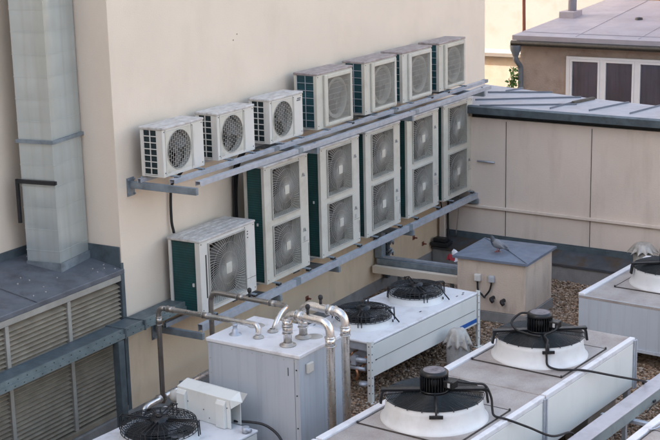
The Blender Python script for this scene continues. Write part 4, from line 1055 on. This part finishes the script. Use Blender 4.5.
t = thing('cable_tray', (12.4, -4.9, 0.43), 'pale closed cable tray running diagonally beside the long cooler', 'cable tray', rz=AC+R(0.0))
MB().box(-2.6, 3.2, -0.09, 0.075, 0.0, 0.12).build('tray', 'tray_side', t, 0.004)
MB().box(-2.6, 3.2, -0.098, 0.083, 0.1205, 0.132).build('lid', 'tray_lid', t, 0.004)
for x in (-1.2, 0.1, 1.2):
    MB().box(x-0.02, x+0.02, -0.3, 0.25, -0.034, -0.003).build('cross_rail', 'galv', t); MB().box(x-0.02, x+0.02, -0.02, 0.02, -0.43, -0.035).build('leg', 'galv', t)
b = MB().box(0.55, 0.60, -0.11, -0.0985, 0.03, 0.05).tube([(0.3, -0.14, 0.02), (0.55, -0.12, 0.03), (0.7, -0.14, 0.03)], 0.006, 6); b.build('clip', 'dark', t)

def lc(x, y, z):                                                          # cooler C local -> world
    c, s = math.cos(AC), math.sin(AC); return (12.49+x*c-y*s, -4.015+x*s+y*c, z)
cable([lc(-0.02, -0.2, 1.30), lc(-0.10, -0.22, 1.27), lc(-0.20, -0.16, 1.235), lc(-0.30, -0.24, 1.225), lc(-0.365, -0.265, 1.18), lc(-0.37, -0.27, 1.08), lc(-0.38, -0.29, 1.0), lc(-0.36, -0.38, 0.972), lc(-0.30, -0.50, 0.972), lc(-0.20, -0.60, 0.955), lc(0.2, -0.74, 0.80), lc(0.62, -0.86, 0.64), (13.16, -4.87, 0.57), (13.24, -4.888, 0.50), (13.26, -4.89, 0.43)], 0.011, 'black motor lead of the farther big fan crossing to the cable tray')
cable([lc(0.03, 0.13, 1.35), lc(0.0, 0.22, 1.34), lc(-0.12, 0.25, 1.28), lc(-0.20, 0.15, 1.235), lc(-0.24, -0.03, 1.228), lc(-0.25, -0.14, 1.232)], 0.012, 'black loop of cable round the motor of the farther big fan')
def l2(x, y, z): return lc(x-1.99, y, z)
cable([l2(0.05, -0.2, 1.31), l2(0.14, -0.24, 1.275), l2(0.20, -0.31, 1.262), l2(0.25, -0.375, 1.24), l2(0.275, -0.42, 1.13), l2(0.26, -0.44, 1.03), l2(0.25, -0.47, 0.975), l2(0.27, -0.58, 0.96), l2(0.45, -0.70, 0.85), l2(0.75, -0.78, 0.68), (11.55, -4.70, 0.585), (11.64, -4.725, 0.50), (11.66, -4.728, 0.43)], 0.011, 'black motor lead of the nearer big fan crossing to the cable tray')

# ================================================================ HUT, PIGEON, VENTS, SMALL THINGS
HX0, HX1, HY0, HY1, HZ = 15.90, 16.88, -2.47, -1.45, 0.845
hut = thing('roof_hut', ((HX0+HX1)/2, (HY0+HY1)/2, 0), 'small pinkish plastered roof hut with a blue grey metal lid', 'roof hut')
kid(MB().box(HX0+0.035, HX1-0.035, HY0+0.035, HY1-0.035, 0.14, HZ-0.035), 'wall', 'hut_plaster', hut, 0.006)
kid(MB().box(HX0+0.02, HX1-0.02, HY0+0.02, HY1-0.02, 0.0, 0.138), 'plinth', 'concrete', hut, 0.006)
rm = MB(); xm, ym = (HX0+HX1)/2, (HY0+HY1)/2
e = 0.012
rm.add([(HX0-e, HY0-e, HZ-.032), (HX1+e, HY0-e, HZ-.032), (HX1+e, HY1+e, HZ-.032), (HX0-e, HY1+e, HZ-.032), (HX0-e, HY0-e, HZ), (HX1+e, HY0-e, HZ), (HX1+e, HY1+e, HZ), (HX0-e, HY1+e, HZ), (xm, ym, HZ+0.03)],
       [(0, 3, 2, 1), (0, 1, 5, 4), (1, 2, 6, 5), (2, 3, 7, 6), (3, 0, 4, 7), (4, 5, 8), (5, 6, 8), (6, 7, 8), (7, 4, 8)])
hr_ = kid(rm, 'lid', 'hut_roof', hut)
b = MB()
b.beam((HX0, HY0, HZ+0.004), (xm, ym, HZ+0.034), 0.012, 0.014); b.beam((xm, ym, HZ+0.034), (HX1, HY1, HZ+0.004), 0.012, 0.014)
kid(b, 'lid_seam', 'hut_roof', hut)
def elbox(y, z, w, h, label, m):
    t = thing('junction_box', (HX0+0.03, y, z), label, 'junction box')
    MB().box(-0.055, 0.004, -w/2, w/2, -h/2, h/2).build('case', m, t, 0.008)
    MB().box(-0.062, -0.056, -w/2+0.008, w/2-0.008, -h/2+0.008, h/2-0.008).build('cover', m, t, 0.003)
    MB().cyl((-0.03, 0, -h/2-0.03), (-0.03, 0, -h/2), 0.012, 10).build('gland', 'dark', t)
elbox(-1.79, 0.585, 0.085, 0.095, 'white junction box on the hut wall', 'white')
elbox(-1.985, 0.585, 0.08, 0.085, 'grey junction box on the hut wall', 'grey_plastic')
cable([(HX0, -1.79, 0.52), (HX0-0.005, -1.80, 0.42), (HX0-0.01, -1.86, 0.36), (HX0-0.03, -1.9, 0.34)], 0.012, 'short black cable under the white junction box')
cable([(HX0, -1.985, 0.52), (HX0-0.005, -1.96, 0.43), (HX0-0.01, -1.91, 0.36), (HX0-0.03, -1.9, 0.33)], 0.012, 'short black cable under the grey junction box')
for (y, z, lb) in ((-2.0, 0.335, 'black pipe end sticking out of the hut wall, left one'), (-2.145, 0.315, 'black pipe end sticking out of the hut wall, right one')):
    b = MB().tube(fillet([(HX0+0.05, y, z), (HX0-0.06, y, z), (HX0-0.07, y-0.04, z-0.03)], 0.04), 0.024, 10).lathe([(0.04, 0), (0.03, 0.01)], (HX0, y, z), 12)
    tag(b.build('pipe_end', 'rubber'), lb, 'pipe end')

# pigeon: one continuous skinned body, facing left (+y)
def pigeon():
    t = thing('pigeon', (16.22, -1.93, HZ+0.022), 'grey pigeon with dark head standing on the metal lid of the hut', 'pigeon', rz=R(75))
    # body, neck, head and tail as one lofted surface; local +x is forward
    ctrl = [((-0.175, 0.048), (0.020, 0.005)), ((-0.12, 0.066), (0.026, 0.011)), ((-0.075, 0.084), (0.040, 0.034)), ((-0.02, 0.098), (0.054, 0.056)), ((0.03, 0.112), (0.055, 0.060)),
            ((0.066, 0.135), (0.042, 0.044)), ((0.084, 0.158), (0.029, 0.030)), ((0.092, 0.172), (0.027, 0.027)), ((0.110, 0.178), (0.024, 0.024)), ((0.126, 0.176), (0.013, 0.013)), ((0.132, 0.175), (0.004, 0.004))]
    pts = spline([(c[0][0], c[1][0], c[0][1]) for c in ctrl], 4); rv_ = spline([(0, c[1][1], c[1][0]) for c in ctrl], 4)
    bm_ = MB(); vs = []; n_ = 14
    for k, p in enumerate(pts):
        d = (pts[min(k+1, len(pts)-1)]-pts[max(k-1, 0)]); d.y = 0; d.normalize(); up_ = V((-d.z, 0, d.x))
        ry, rz_ = max(0.002, rv_[k].z), max(0.002, rv_[k].y)
        for q in range(n_):
            a = 2*math.pi*q/n_; vs.append(V((p.x, 0, p.z))+V((0, 1, 0))*ry*math.cos(a)+up_*rz_*math.sin(a))
    bm_.add(vs, [(k*n_+q, k*n_+(q+1) % n_, (k+1)*n_+(q+1) % n_, (k+1)*n_+q) for k in range(len(pts)-1) for q in range(n_)]+[tuple(range(n_))[::-1], tuple((len(pts)-1)*n_+q for q in range(n_))], True)
    o = bm_.build('body', 'dark', t); me = o.data; me.materials.clear()
    m = bpy.data.materials.new('pigeon_feathers'); m.use_nodes = True; n, l = m.node_tree.nodes, m.node_tree.links
    tc = n.new('ShaderNodeTexCoord'); sx = n.new('ShaderNodeSeparateXYZ'); l.new(tc.outputs['Object'], sx.inputs[0])
    rp_ = n.new('ShaderNodeMapRange'); rp_.inputs[1].default_value = -0.17; rp_.inputs[2].default_value = 0.13; l.new(sx.outputs[0], rp_.inputs[0])
    cr = n.new('ShaderNodeValToRGB'); E = cr.color_ramp.elements
    E[0].position = 0; E[0].color = (0.03, 0.032, 0.04, 1); E[1].position = 1; E[1].color = (0.03, 0.035, 0.045, 1)
    for p, c in ((0.2, (0.05, 0.055, 0.065, 1)), (0.3, (0.16, 0.165, 0.18, 1)), (0.62, (0.20, 0.205, 0.22, 1)), (0.74, (0.06, 0.075, 0.085, 1))): q = E.new(p); q.color = c
    l.new(rp_.outputs[0], cr.inputs[0]); l.new(cr.outputs[0], n['Principled BSDF'].inputs['Base Color']); n['Principled BSDF'].inputs['Roughness'].default_value = 0.6
    me.materials.append(m)
    M['wing_grey'] = mat('wing_grey', (0.20, 0.205, 0.22), 0.6, var=0.3, scale=30)
    M['pink'] = mat('pigeon_leg', (0.45, 0.14, 0.10), 0.6)
    for sgn in (-1, 1):
        b = MB().tube([(-0.005, 0.022*sgn, 0.07), (-0.012, 0.022*sgn, 0.035), (0.0, 0.022*sgn, 0.004)], 0.0055, 6)
        for a in (-0.5, 0, 0.5, 3.14): b.tube([(0, 0.022*sgn, 0.004), (0.03*math.cos(a), 0.022*sgn+0.03*math.sin(a), 0.002)], 0.0035, 5)
        b.build('leg', 'pink', t)
        w = MB(); vs = []
        for i in range(9):
            for k in range(12):
                u = -1+2*i/8; rr_ = math.sqrt(max(0.0, 1-u*u))*(0.8+0.2*u)
                q = 2*math.pi*k/12
                vs.append((-0.045+0.10*u, sgn*(0.040+0.010*u+0.012*rr_*math.cos(q)), 0.098+0.026*u+0.032*rr_*math.sin(q)))
        w.add(vs, [(i*12+k, i*12+(k+1) % 12, (i+1)*12+(k+1) % 12, (i+1)*12+k) for i in range(8) for k in range(12)], True)
        w.build('wing', 'wing_grey', t)
        MB().lathe([(0, 0.004), (0.004, 0), (0, -0.004)], (0.106, sgn*0.0255, 0.172), 8).build('eye', 'copper', t)
    MB().tube([(0.126, 0, 0.170), (0.142, 0, 0.165), (0.152, 0, 0.160)], [0.007, 0.005, 0.001], 6).build('beak', 'dark', t)
pigeon()

def vent(loc, rc, rb, hb, label, m, amp=0.13, hc=0.16, n=9, jit=0.0, sq=1.0):
    t = thing('roof_vent', loc, label, 'roof vent', 'fluted roof vents')
    MB().lathe([(rb*1.05, 0.0), (rb, 0.02), (rb, hb), (0, hb)], (0, 0, 0), 28).build('vent_pipe', 'concrete' if jit else m, t)
    rr = random.Random(9)
    ph = [rr.uniform(-jit, jit) for _ in range(4)]
    def wave(i, q, r, z):
        k = (r/rc)**2
        w = 1-2*abs(math.sin(n*q/2+ph[0]*3+0.5*jit*math.sin(3*q)))**0.75
        w2 = jit*(1.3*math.sin(2*q+ph[1]*5)+0.9*math.sin(5*q+ph[2]*4))
        return r*(1+k*(amp*w*0.7+w2*0.16)), z-rc*k*(amp*w*0.45+w2*0.35)
    prof = [(0.0, hc), (rc*0.3, hc*0.99), (rc*0.5, hc*0.95), (rc*0.62, hc*0.84), (rc*0.74, hc*0.62), (rc*0.86, hc*0.35), (rc*0.95, hc*0.12), (rc, 0.0), (rc*0.97, 0.0), (rc*0.75, hc*0.52), (rc*0.5, hc*0.85), (0, hc*0.9)]
    MB().lathe(prof, (0, 0, hb-hc*0.35), 108, wave).build('cap', m, t)
    return t
vent((14.13, -2.345, 0), 0.165, 0.135, 0.37, 'grey vent under a crumpled draped cap between the two machines', 'vent', 0.30, 0.19, 9, 0.22)
vent((17.95, -3.31, 0), 0.19, 0.125, 0.65, 'silvery vent with fluted mushroom cap in front of the panelled wall', 'vent', 0.22, 0.12, 12)

tr2 = thing('cable_duct', (16.45, -0.7, 0.35), 'weathered galvanised duct running from the wall to the hut behind the fans', 'cable duct')
b = MB().box(16.36, 16.52, -1.47, -0.06, 0.42, 0.52); kid(b, 'duct', 'galv_old', tr2, 0.004)
kid(MB().box(16.25, 16.34, -1.47, -0.05, 0.34, 0.44), 'timber_rail', 'plaster', tr2, 0.004)
kid(MB().box(16.38, 16.50, -0.13, -0.02, 0.525, 0.98), 'riser', 'galv_old', tr2, 0.004)
kid(MB().box(16.62, 16.70, -0.09, -0.02, 0.17, 0.98), 'riser', 'flashing', tr2, 0.004)
kid(MB().box(16.40, 16.46, -1.47, -0.1, 0.523, 0.55), 'pipe_strip', 'galv', tr2)
kid(MB().box(16.4, 16.44, -0.4, -0.36, 0, 0.419).box(16.4, 16.44, -1.2, -1.16, 0, 0.419), 'leg', 'galv_old', tr2)
b = MB(); rr = random.Random(2)
for k in range(7):
    p = V((16.55+rr.uniform(-.05, .05), -0.14+rr.uniform(-.05, .05), 0.60+rr.uniform(-.06, .2)))
    b.tube(fillet([p, p+V((.03, -.04, .05)), p+V((.06, -.02, -.02))], .02, 4), 0.014, 8)
kid(b, 'fitting', 'galv', tr2)
b = MB(); rr = random.Random(8); vs = []; n = 9
for i in range(n):
    for j in range(n):
        vs.append((16.47+0.20*i/(n-1)+rr.uniform(-.016, .016), -1.34+0.26*j/(n-1)+rr.uniform(-.012, .012), 0.60+0.07*math.sin(i*1.3)*math.cos(j*.9)+0.05*i/(n-1)+rr.uniform(-.02, .02)))
b.add(vs, [(i*n+j, (i+1)*n+j, (i+1)*n+j+1, i*n+j+1) for i in range(n-1) for j in range(n-1)], False)
for k, f in enumerate(b.f):
    if (k//8 in (0, 1, 2) and k % 8 > 4): b.mi[k] = 1
    if (k//8 in (3, 4) and 2 < k % 8 < 6): b.mi[k] = 2
o = b.build('plastic_bag', ['trash_white', 'red', 'blue']); tag(o, 'crumpled white and red plastic bag lying on the duct beside the hut', 'bag')
sd = o.modifiers.new('thick', 'SOLIDIFY'); sd.thickness = 0.004
